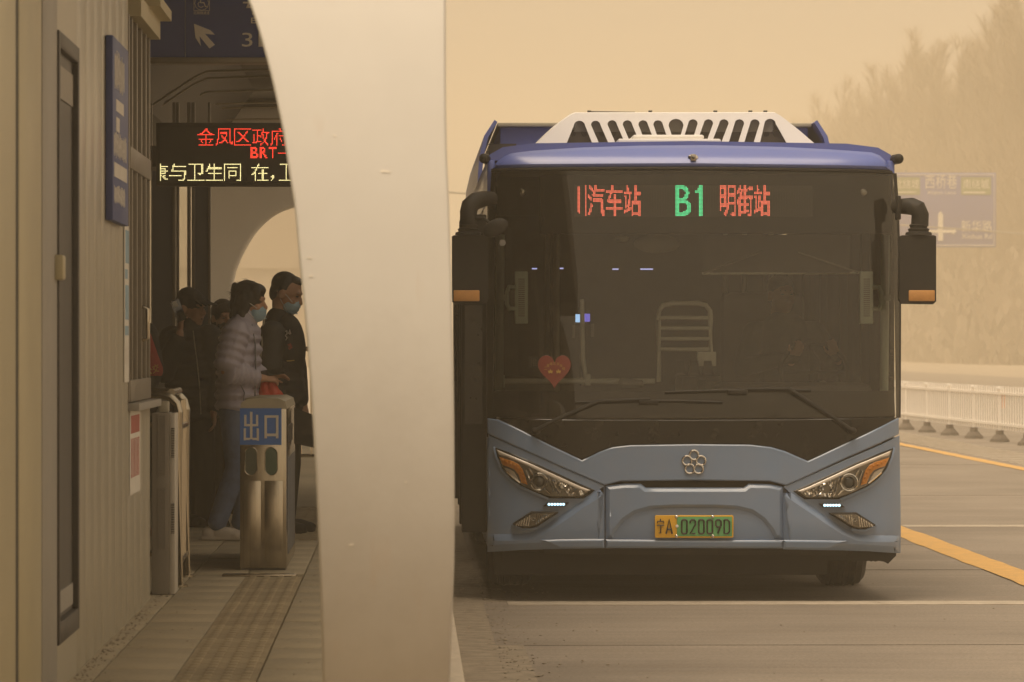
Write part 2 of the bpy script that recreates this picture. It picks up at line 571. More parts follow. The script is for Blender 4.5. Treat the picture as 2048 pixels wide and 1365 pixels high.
gut = MB().box(0.217, 0.62, 5, 90, -0.04, -0.0005).build('gutter', M_dirt); tag(gut, kind='structure')
def scatter(name, items, m, label):
    """many small flattened grains in one mesh: (x, y, z, sx, sy, sz, angle)"""
    base = [(1, 0, 0), (0.4, 0.9, 0.1), (-0.7, 0.7, -0.1), (-0.9, -0.5, 0.1), (0.3, -0.95, 0), (0.1, 0, 1), (0, 0, -1)]
    fs = [(0, 1, 5), (1, 2, 5), (2, 3, 5), (3, 4, 5), (4, 0, 5), (1, 0, 6), (2, 1, 6), (3, 2, 6), (4, 3, 6), (0, 4, 6)]
    V, F = [], []
    for (x, y, z, a, b_, c, t) in items:
        k = len(V); ct, st = math.cos(t), math.sin(t)
        for (p, q, w) in base:
            p, q, w = p * a, q * b_, w * c
            V.append((x + p * ct - q * st, y + p * st + q * ct, z + w))
        F += [tuple(k + i for i in f) for f in fs]
    me = bpy.data.meshes.new(name)
    me.from_pydata(V, [], F)
    o = finish(me, name, m, None, 30)
    return tag(o, label, kind='stuff')
r = random.Random(11)
items = []
for k in range(1800):
    y = 17 + 17 * r.random() ** 1.3
    x = r.choice((0.24 + abs(r.gauss(0, 0.10)), r.gauss(0.46, 0.09), 0.24 + abs(r.gauss(0, 0.3))))
    if x < 0.225: continue
    if x > 1.3: continue
    s = r.uniform(0.003, 0.008) * (1.6 if r.random() < 0.06 else 1)
    items.append((x, y, (0.0 if x > 0.47 else -0.004) + s * .3, s * r.uniform(.8, 2.2), s, s * .6, r.uniform(0, 3.1)))
for k in range(140):                                   # bits of leaf and grit out on the slabs
    s = r.uniform(0.003, 0.008)
    items.append((0.8 + 6 * r.random() ** 1.5, 17 + 16 * r.random(), 0.004, s * 1.7, s, s * .4, r.uniform(0, 3)))
scatter('gravel', items, M_dirt, 'loose grit and dry leaf bits along the kerb')

plat = MB().box(-6, 0.05, 4, 75, -0.05, ZP - 0.03).build('platform', M_bed); tag(plat, kind='structure')
for k in range(34):                                    # kerb stones
    y = 4 + k * 1.0
    MB().box(0.0 + 0.03, 0.215, y + 0.004, y + 0.996, -0.04, ZP, bev=0.012).build('kerb_stone', M_kerb, plat)
MB().box(0.03, 0.215, 38, 75, -0.04, ZP).build('kerb_stone', M_kerb, plat)
tile_src, n_t = {}, 0
TX = [(-3.0, -2.39), (-2.39, -1.78), (-1.78, -1.17), (-1.17, -0.872), (-0.563, -0.27), (-0.27, 0.028)]
TX2 = [(-1.17, -0.872), (-0.872, -0.563), (-0.563, -0.27)]
rt = random.Random(5)
y = 13.2
while y < 34.8:
    for (a, c) in TX + ([(-0.872, -0.563)] if 24.3 < y < 28.6 else []):
        key = (round(c - a, 3))
        if key not in tile_src:
            w = c - a
            me_o = MB().box(-w / 2 + 0.004, w / 2 - 0.003, -0.297, 0.297, -0.03, 0, bev=0.004).build('paving_tile', M_tile, plat)
            tile_src[key] = me_o
            t = me_o
        else:
            t = tile_src[key].copy(); COL.objects.link(t); t.parent = plat
        t.location = ((a + c) / 2, y + 0.3, ZP + rt.uniform(-0.002, 0.002))
        t.rotation_euler = (rt.uniform(-.003, .003), rt.uniform(-.003, .003), 0)
    y += 0.6
MB().box(-6, 0.028, 34.85, 75, ZP - 0.03, ZP - 0.001).build('concrete_topping', M_tile, plat)
tb = MB().box(-0.152, 0.152, -0.147, 0.147, -0.03, 0)
for i in range(4):                                     # guiding bars, broken in two along each tile
    x = -0.111 + i * 0.074
    for (y0, y1) in ((-0.135, -0.012), (0.012, 0.135)):
        tb.box(x - 0.0175, x + 0.0175, y0, y1, -0.002, 0.005, bev=0.003)
t0 = tb.build('tactile_tile', M_tactile, plat)
k = 0
for (y0, n_) in ((13.5, 36), (28.9, 19)):
    for i in range(n_):
        t = t0 if k == 0 else t0.copy()
        if k: COL.objects.link(t); t.parent = plat
        t.location = (-0.7175, y0 + 0.15 + i * 0.3, ZP + 0.001)
        k += 1
MB().box(-1.0, -0.60, 24.34, 24.46, ZP - 0.005, ZP + 0.012, bev=0.004).build('threshold_strip', M_steel, plat)
r = random.Random(4)
items = []
for k in range(420):                                   # litter against the wall foot
    s = r.uniform(0.002, 0.006)
    items.append((-1.25 + abs(r.gauss(0, 0.035)), 14 + 9 * r.random(), ZP + s * .4, s * r.uniform(.7, 1.8), s, s * .6, r.uniform(0, 3)))
for k in range(60):
    s = r.uniform(0.002, 0.005)
    items.append((r.uniform(-1.1, 0.0), 15 + 12 * r.random(), ZP + 0.003, s * 1.6, s, s * .5, r.uniform(0, 3)))
scatter('debris', items, M_dirt, 'grit and dry bits on the platform paving')

# ================================================================== WHITE ARCH PILLAR (near) AND FAR ARCH
def arch(name, outline, Y, thick, m, label, bev, prof=None):
    if prof is None: prof = lambda z: 0.0
    pts = []
    for x, y_ in outline:
        d = prof(at(x, y_, Y).z)
        pts.append(at(x, y_, Y + d))
    root = Vector((pts[0].x, Y, ZP))
    mb = MB()
    bm = mb.bm
    f = bm.faces.new([bm.verts.new((p.x - root.x, 0, p.z - root.z)) for p in pts])
    f.normal_update()
    if f.normal.y > 0: f.normal_flip()
    r = bmesh.ops.extrude_face_region(bm, geom=[f])
    bmesh.ops.translate(bm, vec=Vector((0, thick, 0)), verts=[v for v in r['geom'] if isinstance(v, bmesh.types.BMVert)])
    if bm.faces: bmesh.ops.recalc_face_normals(bm, faces=bm.faces[:])
    es = [e for e in bm.edges if len(e.link_faces) == 2 and e.calc_face_angle(0) > 1.2]
    bmesh.ops.bevel(bm, geom=es, offset=bev, segments=3, affect='EDGES', profile=0.5, clamp_overlap=True)
    bmesh.ops.triangulate(bm, faces=[q for q in bm.faces if len(q.verts) > 4])
    z = -0.2
    while z < 4.0:
        bmesh.ops.bisect_plane(bm, geom=bm.verts[:] + bm.edges[:] + bm.faces[:], plane_co=(0, 0, z), plane_no=(0, 0, 1))
        z += 0.06
    for v in bm.verts:
        v.co.y += prof(v.co.z + root.z)
    o = mb.build(name, m, None, sharp=50, loc=root)
    me = o.data
    if prof(3.0) > 0:
        # smooth front face: analytic normals keep the lean of the shell free of facets
        nrm = []
        for pl_ in me.polygons:
            for li in pl_.loop_indices:
                v = me.vertices[me.loops[li].vertex_index].co
                zz = v.z + root.z
                if abs(pl_.normal.y) > 0.6 and abs(v.y - prof(zz)) < bev * .15:
                    nrm.append(tuple(Vector((0, -1, (prof(zz + .02) - prof(zz - .02)) / .04)).normalized()))
                else:
                    nrm.append((0, 0, 0))
        me.normals_split_custom_set(nrm)
    return tag(o, label, 'pillar')
def pillar_lean(z):
    """the shell bulges: overhung foot, upper part leaning back under the sky"""
    if z < 1.25: return 0.22 * (1.25 - z) ** 2
    return 0.13 * (z - 1.25) ** 2
def smooth_curve(pts, n=6):
    out = []
    for i in range(len(pts) - 1):
        p0, p1, p2, p3 = pts[max(i - 1, 0)], pts[i], pts[i + 1], pts[min(i + 2, len(pts) - 1)]
        for k in range(n):
            t = k / n
            out.append(tuple(0.5 * (2 * p1[a] + (p2[a] - p0[a]) * t + (2 * p0[a] - 5 * p1[a] + 4 * p2[a] - p3[a]) * t * t + (3 * p1[a] - p0[a] - 3 * p2[a] + p3[a]) * t ** 3) for a in (0, 1)))
    out.append(pts[-1])
    return out
left = smooth_curve([(648, 1494), (645, 1365), (640, 1180), (633, 1000), (625, 850), (615, 700), (606, 600), (598, 520), (589, 420), (578, 350),
                     (566, 270), (554, 210), (538, 140), (516, 60), (495, 0), (466, -60), (424, -130), (364, -205), (270, -285), (130, -350), (-60, -395), (-900, -420)])
right = smooth_curve([(-900, -860), (-60, -850), (300, -820), (600, -740), (800, -600), (880, -400), (891, -200), (892, 0), (892, 150), (894, 300), (898, 400), (904, 600), (908, 800),
                      (909, 950), (909, 1100), (906, 1200), (900, 1365), (894, 1494)])
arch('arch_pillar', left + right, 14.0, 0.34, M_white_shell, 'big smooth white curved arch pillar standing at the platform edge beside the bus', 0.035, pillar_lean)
fl = smooth_curve([(455, 925), (456, 760), (458, 640), (466, 560), (474, 530), (490, 495), (513, 460), (545, 431), (580, 415), (615, 410), (660, 416), (710, 445), (750, 500), (772, 580), (778, 700), (778, 925)])
fr_ = [(812, 925), (818, 600), (810, 300), (790, 215), (395, 215), (392, 500), (388, 925)]
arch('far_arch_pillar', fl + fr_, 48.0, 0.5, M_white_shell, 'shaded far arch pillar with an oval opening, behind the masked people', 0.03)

pil = bpy.data.objects['arch_pillar']
M_chip = mat('paint_chip', (0.74, 0.69, 0.61), 0.6)
rch = random.Random(2)
for (x, y_, r_) in ((770, 341, 9), (618, 516, 5), (621, 553, 6), (812, 965, 4), (702, 1090, 5), (668, 268, 4)):
    zz = at(x, y_, 14).z
    pts = []
    for k in range(9):
        t = 2 * math.pi * k / 9; q = r_ * rch.uniform(.35, 1)
        v = at(x + q * math.cos(t) * 1.3, y_ + q * math.sin(t) * .6, 14)
        pts.append(Vector((v.x, 14 + pillar_lean(v.z) - 0.0015, v.z)) - pil.location)
    MB().prism(pts, (0, 0.001, 0)).build('paint_chip', M_chip, pil)
# canopy over the platform
can = empty('station_canopy', (-2.5, 38, 4.3), 'dark platform canopy with thin metal strips under its soffit', 'canopy')
L = rel(can)
def lbox(parent, x0, x1, y0, y1, z0, z1, bev=0.0):
    p = parent.location
    return MB().box(x0 - p.x, x1 - p.x, y0 - p.y, y1 - p.y, z0 - p.z, z1 - p.z, bev)
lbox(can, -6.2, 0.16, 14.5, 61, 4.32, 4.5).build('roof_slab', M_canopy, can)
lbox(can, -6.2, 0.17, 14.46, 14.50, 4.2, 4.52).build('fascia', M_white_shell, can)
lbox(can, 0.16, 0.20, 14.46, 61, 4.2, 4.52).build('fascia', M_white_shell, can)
b = MB()                                               # sloped cove on the wall side
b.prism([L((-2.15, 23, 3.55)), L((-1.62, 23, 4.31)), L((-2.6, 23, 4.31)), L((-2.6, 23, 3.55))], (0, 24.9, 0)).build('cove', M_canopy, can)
for (yy, D, cut) in ((136, 36.6, 1), (150, 38.5, 0), (178, 41.5, 1), (203, 44.0, 1), (212, 45.2, 1), (236, 46.8, 0)):
    z0 = at(600, yy, D).z - 0.03
    xr = 0.1
    x1 = at(414, yy, D).x
    x0 = at(388, yy, D).x
    pts = [L((x0 - 0.42, D, z0 - 0.33)), L((x0, D, z0 - 0.05)), L((x1, D, z0)), L((x1 + 0.5, D, z0 + 0.015)), L((-0.93 * D / 44, D, z0 + 0.02))]
    MB().tube(pts, 0.011, 6).build('soffit_strip', M_strip, can)
    pts = [L((-0.90 * D / 44, D, z0 + 0.02)), L((xr, D, z0 + 0.02))]
    MB().tube(pts, 0.011, 6).build('soffit_strip', M_strip, can)
for D in (24.2, 33, 40, 50, 60.5):
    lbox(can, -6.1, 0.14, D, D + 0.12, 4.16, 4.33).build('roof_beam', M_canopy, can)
for D in (24, 36, 60):
    lbox(can, -4.6, -4.4, D, D + 0.2, ZP, 4.32).build('column', M_greytrim, can)

o = MB().box(-5.4, -5.2, 9, 40, ZP, 4.3).build('light_block_wall', M_light_block); tag(o, 'plain wall added out of view to keep light off the platform', 'wall')  # added out of view to darken the station interior

# ================================================================== TICKET KIOSK
kio = empty('ticket_kiosk', (-2.4, 16, ZP), 'long panelled ticket kiosk with a barred window beside the platform walkway', 'kiosk')
WX = -1.26
lbox(kio, -3.8, WX - 0.06, 8.5, 22.0, ZP, 3.24).build('core', M_dark, kio)
lbox(kio, -4.0, WX + 0.02, 8.4, 22.1, 3.24, 3.3).build('roof', M_greytrim, kio)
lbox(kio, WX - 0.3, WX + 0.10, 21.2, 22.2, 3.19, 3.24).build('eave', M_cream, kio)
lbox(kio, WX - 0.3, WX + 0.045, 20.6, 22.2, 3.10, 3.19).build('eave', M_cream, kio)
for (a, c, m_) in ((8.5, 10.4, M_cream), (10.4, 12.4, M_cream), (12.4, 14.54, M_cream), (14.68, 15.56, M_cream)):
    lbox(kio, WX - 0.06, WX, a + 0.004, c - 0.004, ZP, 3.24, 0.004).build('wall_panel', m_, kio)
lbox(kio, WX - 0.06, WX - 0.004, 14.545, 14.676, ZP, 3.24).build('joint_strip', M_black, kio)
lbox(kio, WX - 0.06, WX + 0.004, 15.56, 16.2, ZP, 3.24, 0.004).build('wall_panel', M_greytrim, kio)
lbox(kio, WX - 0.06, WX, 16.2, 17.2, 2.73, 3.24).build('wall_panel', M_panel, kio)
lbox(kio, WX - 0.06, WX, 16.2, 17.2, ZP, 0.52).build('wall_panel', M_panel, kio)
slot = lbox(kio, WX - 0.058, WX - 0.012, 16.2, 17.2, 0.52, 2.73).build('window', M_dark, kio)
for (y0, y1, z0, z1) in ((16.2, 16.26, 0.52, 2.73), (17.14, 17.2, 0.52, 2.73), (16.26, 17.14, 2.67, 2.73), (16.26, 17.14, 0.52, 0.6)):
    p = kio.location
    MB().box(WX - 0.05 - p.x, WX + 0.012 - p.x, y0 - p.y, y1 - p.y, z0 - p.z, z1 - p.z, 0.004).build('frame', M_dark, slot)
lbox(kio, WX - 0.049, WX - 0.006, 16.30, 17.10, 2.50, 2.62).build('vent_box', M_alu, kio)
lbox(kio, WX - 0.049, WX - 0.006, 16.30, 17.10, 0.62, 0.70).build('lower_rail', M_greytrim, kio)
seams = [17.2, 17.70, 18.15, 18.6, 19.05, 19.5, 19.95, 20.36, 20.8, 21.3, 21.75, 22.1]
for i in range(len(seams) - 1):
    a, c = seams[i], seams[i + 1]
    z1 = 3.24 if a < 20.3 else 1.30
    lbox(kio, WX - 0.06, WX + (0.0005 if i % 2 else -0.0003), a + 0.0025, c - 0.0025, ZP, z1, 0.0015).build('wall_panel', M_panel, kio)
lbox(kio, WX - 0.02, WX + 0.05, 20.40, 22.2, 1.30, 1.335, 0.004).build('sill', M_greytrim, kio)
win = lbox(kio, WX - 0.055, WX - 0.045, 20.36, 22.05, 1.335, 3.10).build('window', M_glass_dark, kio)
p = kio.location
for yy in (20.38, 20.62, 20.98, 21.34, 21.70, 22.0):
    MB().box(WX - 0.044 - p.x, WX + 0.004 - p.x, yy - p.y, yy + 0.055 - p.y, 1.34 - p.z, 3.095 - p.z, 0.004).build('mullion', M_alu, win)
MB().box(WX - 0.044 - p.x, WX + 0.008 - p.x, 20.44 - p.y, 22.05 - p.y, 2.40 - p.z, 2.50 - p.z, 0.004).build('transom', M_alu, win)
MB().box(WX - 0.044 - p.x, WX + 0.008 - p.x, 20.44 - p.y, 22.05 - p.y, 1.34 - p.z, 1.44 - p.z, 0.004).build('transom', M_alu, win)
MB().tube([(WX + 0.004 - p.x, 21.37 - p.y, 1.62 - p.z), (WX + 0.03 - p.x, 21.37 - p.y, 1.63 - p.z), (WX + 0.03 - p.x, 21.37 - p.y, 1.77 - p.z), (WX + 0.004 - p.x, 21.37 - p.y, 1.78 - p.z)], 0.01, 8).build('handle', M_steel, win)
o = MB().box(-0.02, 0.02, -0.05, 0.05, -0.045, 0.045, 0.01).build('wall_bracket', M_cream, kio)
o.location = Vector((WX + 0.015, 16.15, at(115, 535, 16.1).z)) - kio.location

# thin blue board fixed to the kiosk wall; its columns of small print are too oblique to read
bs = empty('blue_notice_board', (WX + 0.01, 19.3, 2.5), 'thin dark blue notice board with worn white print on the kiosk wall', 'sign')
lbox(bs, WX + 0.003, WX + 0.034, 18.8, 19.83, 2.12, 2.89, 0.003).build('board', M_signblue, bs)
rr = random.Random(21)
for (y0, y1, z0, z1, n_) in ((18.9, 19.55, 2.67, 2.84, 7), (19.0, 19.5, 2.585, 2.635, 1), (19.0, 19.22, 2.50, 2.56, 1), (18.85, 19.7, 2.385, 2.50, 9), (18.87, 19.72, 2.305, 2.365, 1), (18.87, 19.6, 2.19, 2.275, 7)):
    w = (y1 - y0) / n_
    for i in range(n_):
        a = y0 + i * w
        bb = MB()
        px_, py_ = bs.location.x, bs.location.y
        if n_ == 1:
            bb.box(WX + 0.034 - px_, WX + 0.0355 - px_, a - py_, a + w - py_, z0 - 2.5, z1 - 2.5)
        else:
            for s in range(3):
                c = a + w * (0.12 + 0.28 * s)
                h0 = z0 + (z1 - z0) * rr.uniform(0, .2); h1 = z1 - (z1 - z0) * rr.uniform(0, .2)
                bb.box(WX + 0.034 - px_, WX + 0.0355 - px_, c - py_, c + w * 0.17 - py_, h0 - 2.5, h1 - 2.5)
            zc = z0 + (z1 - z0) * rr.uniform(.3, .7)
            bb.box(WX + 0.034 - px_, WX + 0.0352 - px_, a + w * .1 - py_, a + w * .85 - py_, zc - 2.5, zc + (z1 - z0) * .12 - 2.5)
        bb.build('print', M_signwhite, bs)

def poster(name, y0, y1, z0, z1, m, label, marks):
    e = empty(name, (WX + 0.002, (y0 + y1) / 2, z0), label, 'poster')
    lbox(e, WX + 0.003, WX + 0.006, y0, y1, z0, z1).build('sheet', m, e)
    for (a, c, d, f, mm) in marks:
        yy0, yy1 = y0 + (y1 - y0) * a, y0 + (y1 - y0) * c
        lbox(e, WX + 0.006, WX + 0.0072, yy0, yy1, z0 + (z1 - z0) * d, z0 + (z1 - z0) * f).build('print', mm, e)
    return e
zA, zB = at(250, 765, 20.2).z, at(250, 452, 20.2).z
poster('tall_notice', 20.02, 20.33, zA, zB, M_paper, 'tall pale notice with light blue print blocks on the kiosk wall', [(.1, .8, .12, .22, M_signwhite), (.1, .9, .30, .36, M_paperblue), (.15, .9, .40, .62, M_paperblue), (.1, .7, .66, .72, M_paperblue), (.2, .95, .76, .97, M_paperblue)])
zA, zB = at(270, 985, 20.9).z, at(270, 818, 20.9).z
poster('red_white_notice', 20.42, 21.2, zA, zB, M_paper, 'white notice with red print below the kiosk window', [(.08, .9, .72, .93, M_red)] + [(.1 + .14 * i, .17 + .14 * i, .2, .66, M_red) for i in range(6)])

# ================================================================== HANGING SIGN AND LED BOARD
D = 24.0
hs = empty('hanging_sign', tuple(at(460, 118, D)), 'large dark blue overhead exit sign with white arrow and number above the walkway', 'sign')
L = rel(hs)
def pbox(parent, x0, x1, yt, yb, D, d0, d1, bev=0.0):
    """box whose front (at depth D+d0) fills a pixel rectangle; goes back to D+d1"""
    a, c = at(x0, yb, D), at(x1, yt, D)
    p = parent.location if parent is not None else Vector((0, 0, 0))
    return MB().box(a.x - p.x, c.x - p.x, D + d0 - p.y, D + d1 - p.y, a.z - p.z, c.z - p.z, bev)
pbox(hs, 180, 369.5, -190, 115, D, 0, 0.10).build('panel', M_signblue, hs)
pbox(hs, 371.5, 700, -190, 115, D, 0, 0.10).build('panel', M_signblue, hs)
pbox(hs, 175, 705, 116, 127, D, -0.03, 0.13, 0.006).build('frame', M_alu, hs)
pbox(hs, 175, 705, -202, -191, D, -0.03, 0.13, 0.006).build('frame', M_alu, hs)
for xx in (240, 640):
    a = at(xx, -200, D)
    MB().cone(L((a.x, D + .05, a.z)), L((a.x, D + .05, 4.32)), 0.02, 0.02).build('hanger_rod', M_steel, hs)
def ptext(parent, s, x0, x1, yt, yb, D, m, name='lettering', lift=0.004, space=1.0):
    O, A, C = at(x0, yb, D), at(x1, yb, D), at(x0, yt, D)
    p = parent.location
    return text_on(name, s, O - p, A - O, C - O, m, parent, lift, 0.002, space)
def ppoly(parent, pts, D, m, name, d0=-0.004, th=0.003):
    p = parent.location
    q = [at(x, y_, D) - p + Vector((0, d0, 0)) for x, y_ in pts]
    return MB().prism(q, (0, th, 0)).build(name, m, parent)
ppoly(hs, [(388, 48), (421, 61), (430, 70), (410, 68), (430, 90), (419, 97.5), (399, 73), (402, 93), (391, 76)], D, M_signwhite, 'arrow')
ptext(hs, '3', 484, 505, 66, 94, D, M_signwhite)
ptext(hs, '号', 486, 526, -14, 30, D, M_signwhite)
ptext(hs, 'EXIT', 502, 560, 36, 47, D, M_signwhite)
ptext(hs, '1', 517, 526, 66, 94, D, M_signwhite)
ptext(hs, '无障碍通道', 387, 419, 23.5, 29.5, D, M_signwhite)
# wheelchair pictogram in a square
p = hs.location
def pt(x, y_, d=-0.004): return at(x, y_, D) - p + Vector((0, d, 0))
MB().tube([pt(388, -8), pt(419, -8), pt(419, 22), pt(388, 22)], 0.002, 6, closed=True).build('pictogram_border', M_signwhite, hs)
MB().tube([pt(403.5 + 14 * math.cos(t * .524), 7 + 14 * math.sin(t * .524)) for t in range(12)], 0.0016, 6, closed=True).build('pictogram_ring', M_signwhite, hs)
b = MB()
b.tube([pt(401, -4), pt(401, 6), pt(408, 6), pt(411, 14), pt(414, 13)], 0.0035, 6)
b.tube([pt(399, 4), pt(396, 8), pt(397, 13), pt(402, 15.5), pt(407, 13.5)], 0.0022, 6)
b.ell(pt(401, -6.5), (0.006, 0.002, 0.006), 8)
b.build('wheelchair_symbol', M_signwhite, hs)

D = 26.0
lb = empty('led_board', tuple(at(460, 372, D)), 'dark LED message board with red and pale yellow Chinese text above the walkway', 'display board')
L = rel(lb)
M_ledbox = mat('led_housing', (0.035, 0.03, 0.024), 0.55)
M_ledface = mat('led_face', (0.028, 0.024, 0.018), 0.5, var=0.1, scale=300)
pbox(lb, 312, 720, 246, 372, D, 0.012, 0.16, 0.004).build('housing', M_ledbox, lb)
pbox(lb, 319, 714, 255, 365, D, 0.004, 0.013).build('screen', M_ledface, lb)
M_ledred = mat('led_red', (0.3, 0.02, 0.01), 0.5, emit=(1.0, 0.05, 0.025), estr=2.0)
M_ledyel = mat('led_yellow', (0.3, 0.3, 0.2), 0.5, emit=(1.0, 0.86, 0.38), estr=1.7)
M_leddim = mat('led_unlit', (0.05, 0.035, 0.028), 0.4)
pitch = 35.5 / 16
def led_text(parent, s, x0, yb, pitch, D, m, rows=16, wide=16, gap=0.35, thick=0.0, adv=None):
    cells, cx = [], 0
    for ch in s:
        if ch == ' ':
            cx += 8; continue
        cc, w = led_cells(ch, rows, wide if not (ch == '，') else 5, thick)
        if ch == '—': cc = [(i, rows // 2 - 1) for i in range(wide)]
        if ch == '，': cc = [(i, j) for i, j in ((1, 0), (2, 1), (3, 2), (3, 3), (2, 3), (2, 4), (3, 4), (2, 2), (1, 3))]
        cells += [(cx + i, j) for i, j in cc]
        cx += (w if ch != '，' else 7) + 1
    O = at(x0, yb, D) - parent.location
    U = at(x0 + pitch, yb, D) - at(x0, yb, D)
    V = at(x0, yb - pitch, D) - at(x0, yb, D)
    return cells, O, U, V
c_, O, U, V = led_text(lb, '金凤区政府BRT', 396, 290.5, 36.6 / 16, D, M_ledred, 15, 15)
c_, O, U, V = led_text(lb, '金凤区政府路', 396, 290.5, 36.6 / 16, D, M_ledred, 15, 15)
led_mesh('led_dots', c_, O, U, V, M_ledred, lb)
c_, O, U, V = led_text(lb, 'BRT——', 502, 316, 36.6 / 16, D, M_ledred, 10, 7, thick=0.3)
led_mesh('led_dots', c_, O, U, V, M_ledred, lb)
c_, O, U, V = led_text(lb, '康与卫生同 在，卫', 321 - 8 * 2.29, 361, 36.6 / 16, D, M_ledyel, 15, 15)
c_ = [c for c in c_ if c[0] >= 8]
led_mesh('led_dots', c_, O, U, V, M_ledyel, lb)
for xx in (640, 690):
    a = at(xx, 246, D)
    MB().cone(L((a.x, D + .08, a.z)), L((a.x, D + .08, 4.32)), 0.02, 0.02).build('hanger_rod', M_steel, lb)

# ================================================================== GLAZED SCREEN AT THE LEFT, RAILING AT THE BACK
D = 36.0
gs = empty('glazed_screen', tuple(at(350, 924, D)[:2]) + (ZP,), 'glazed platform screen with grey boards and tan frames behind the man in the cap', 'screen')
p = gs.location
zs = at(350, 694, D).z
pbox(gs, 180, 428, 697, 1003, D, 0, 0.10).build('low_wall', M_greytrim, gs)
pbox(gs, 180, 430, 690, 697, D, -0.03, 0.12, 0.004).build('sill', M_panel, gs)
for (x0, x1, m_, nm, d) in ((180, 288, M_glass_clear, 'pane', .05), (304, 345, M_greyblue, 'board', .02), (390, 416, M_greyblue, 'board', .03), (358, 374, M_glass_clear, 'pane', .05), (288, 302, M_glass_clear, 'pane', .05)):
    pbox(gs, x0, x1, 340, 690, D, d, d + 0.012).build(nm, m_, gs)
for (x0, x1) in ((345, 351), (352, 358), (374, 381), (383, 390), (302, 304), (416, 421)):
    pbox(gs, x0, x1, 205, 690, D, 0.0 if x0 % 2 else 0.01, 0.08, 0.004).build('mullion', M_alu, gs)
pbox(gs, 180, 428, 292, 339, D, 0.02, 0.09).build('upper_board', M_canopy, gs)
pbox(gs, 180, 430, 334, 342, D, -0.01, 0.10).build('head_rail', M_alu, gs)

rl = empty('steel_railing', (at(620, 800, 46).x, 46, ZP), 'thin steel railing at the platform end behind the man in the dark jacket', 'railing')
L = rel(rl)
xa, xb = at(560, 700, 46).x, at(790, 700, 46).x
zt = at(600, 698, 46).z
MB().tube([L((xa, 46, zt)), L((xb, 46, zt))], 0.025, 8).build('top_rail', M_steel, rl)
MB().tube([L((xa, 46, ZP + .12)), L((xb, 46, ZP + .12))], 0.018, 8).build('bottom_rail', M_steel, rl)
n_ = 12
for i in range(n_):
    xx = xa + (xb - xa) * i / (n_ - 1)
    MB().tube([L((xx, 46, ZP + 0.0 if i % 4 == 0 else ZP + .12)), L((xx, 46, zt))], 0.022 if i % 4 == 0 else 0.011, 8).build('post' if i % 4 == 0 else 'baluster', M_steel, rl)

# ================================================================== TICKET GATE
D = 25.0
ga = empty('ticket_gate', tuple(at(525, 1140, D)[:2]) + (ZP,), 'brushed steel ticket gate with a blue exit sign and two oval readers', 'gate')
L = rel(ga)
xl, xr = at(480, 1140, D).x, at(573, 1140, D).x
zb, ztop = ZP, at(525, 818, D).z
b = MB().box(xl - ga.location.x, xr - ga.location.x, 0, 1.9, 0.012, ztop - ZP, 0.004)
b.build('cabinet', M_steel, ga)
MB().box(xl + .006 - ga.location.x, xr - .006 - ga.location.x, 0.01, 1.88, -0.0, 0.012).build('plinth', M_dark, ga)
# two shallow vertical pressings on the front
for (x0, x1) in ((486, 522), (529, 566)):
    a, c = at(x0, 1132, D), at(x1, 962, D)
    MB().box(a.x - ga.location.x, c.x - ga.location.x, -0.0025, 0.004, a.z - ZP, c.z - ZP, 0.002).build('front_pressing', M_steel, ga)
MB().prism([L(at(480, 818, D)), L(at(482, 806, D)), L(at(495, 798, D)), L(at(556, 797, D)), L(at(570, 803, D)), L(at(574, 818, D))], (0, 1.85, 0)).build('lid', M_lid, ga, bev=0.006)
MB().ell((at(524, 803, D).x - ga.location.x, 0.12, at(524, 800, D).z - ZP), (0.10, 0.10, 0.02), 20).build('card_reader', M_lid, ga)
sg = pbox(ga, 480, 563, 817, 890, D, -0.006, 0.0).build('exit_sign', M_exitblue, ga)
O = at(0, 0, D)
def gtext(s, x0, x1, yt, yb):
    O, A, C = at(x0, yb, D), at(x1, yb, D), at(x0, yt, D)
    return text_on('lettering', s, O - ga.location + Vector((0, -0.006, 0)), A - O, C - O, M_signwhite, sg, 0.002, 0.002)
def gbars(rects):
    b = MB()
    for (x0, x1, yt, yb) in rects:
        a, c = at(x0, yb, D), at(x1, yt, D)
        b.box(a.x - ga.location.x, c.x - ga.location.x, -0.0082, -0.006, a.z - ZP, c.z - ZP)
    b.build('lettering', M_signwhite, sg)
gbars([(500, 505, 824, 879), (488.5, 493, 830, 853), (512, 516.5, 830, 853), (493, 500, 848.5, 853), (505, 512, 848.5, 853),
       (487.5, 492, 857, 881), (513.5, 518, 857, 881.5), (492, 500, 876, 880.5), (505, 513.5, 876, 880.5)])
gbars([(529, 534, 831, 877), (552, 557, 831, 877), (534, 552, 831, 836), (534, 552, 867.5, 873)])
M_reader = mat('reader_window', (0.035, 0.05, 0.035), 0.25, coat=0.3)
M_reader2 = mat('reader_window_green', (0.03, 0.075, 0.05), 0.25, coat=0.3)
for (xc, m_) in ((502, M_reader), (542.5, M_reader2)):
    pts = []
    for k in range(24):
        t = 2 * math.pi * k / 24
        pts.append((xc + 12.5 * math.cos(t), 923 + (15.5 if math.sin(t) > 0 else -15.5) + 12.5 * math.sin(t)))
    ppoly(ga, pts, D, m_, 'reader_window', -0.003, 0.006)
    MB().tube([at(x, y_, D) - ga.location + Vector((0, -0.003, 0)) for x, y_ in pts], 0.003, 6, closed=True).build('reader_rim', M_steel, ga)
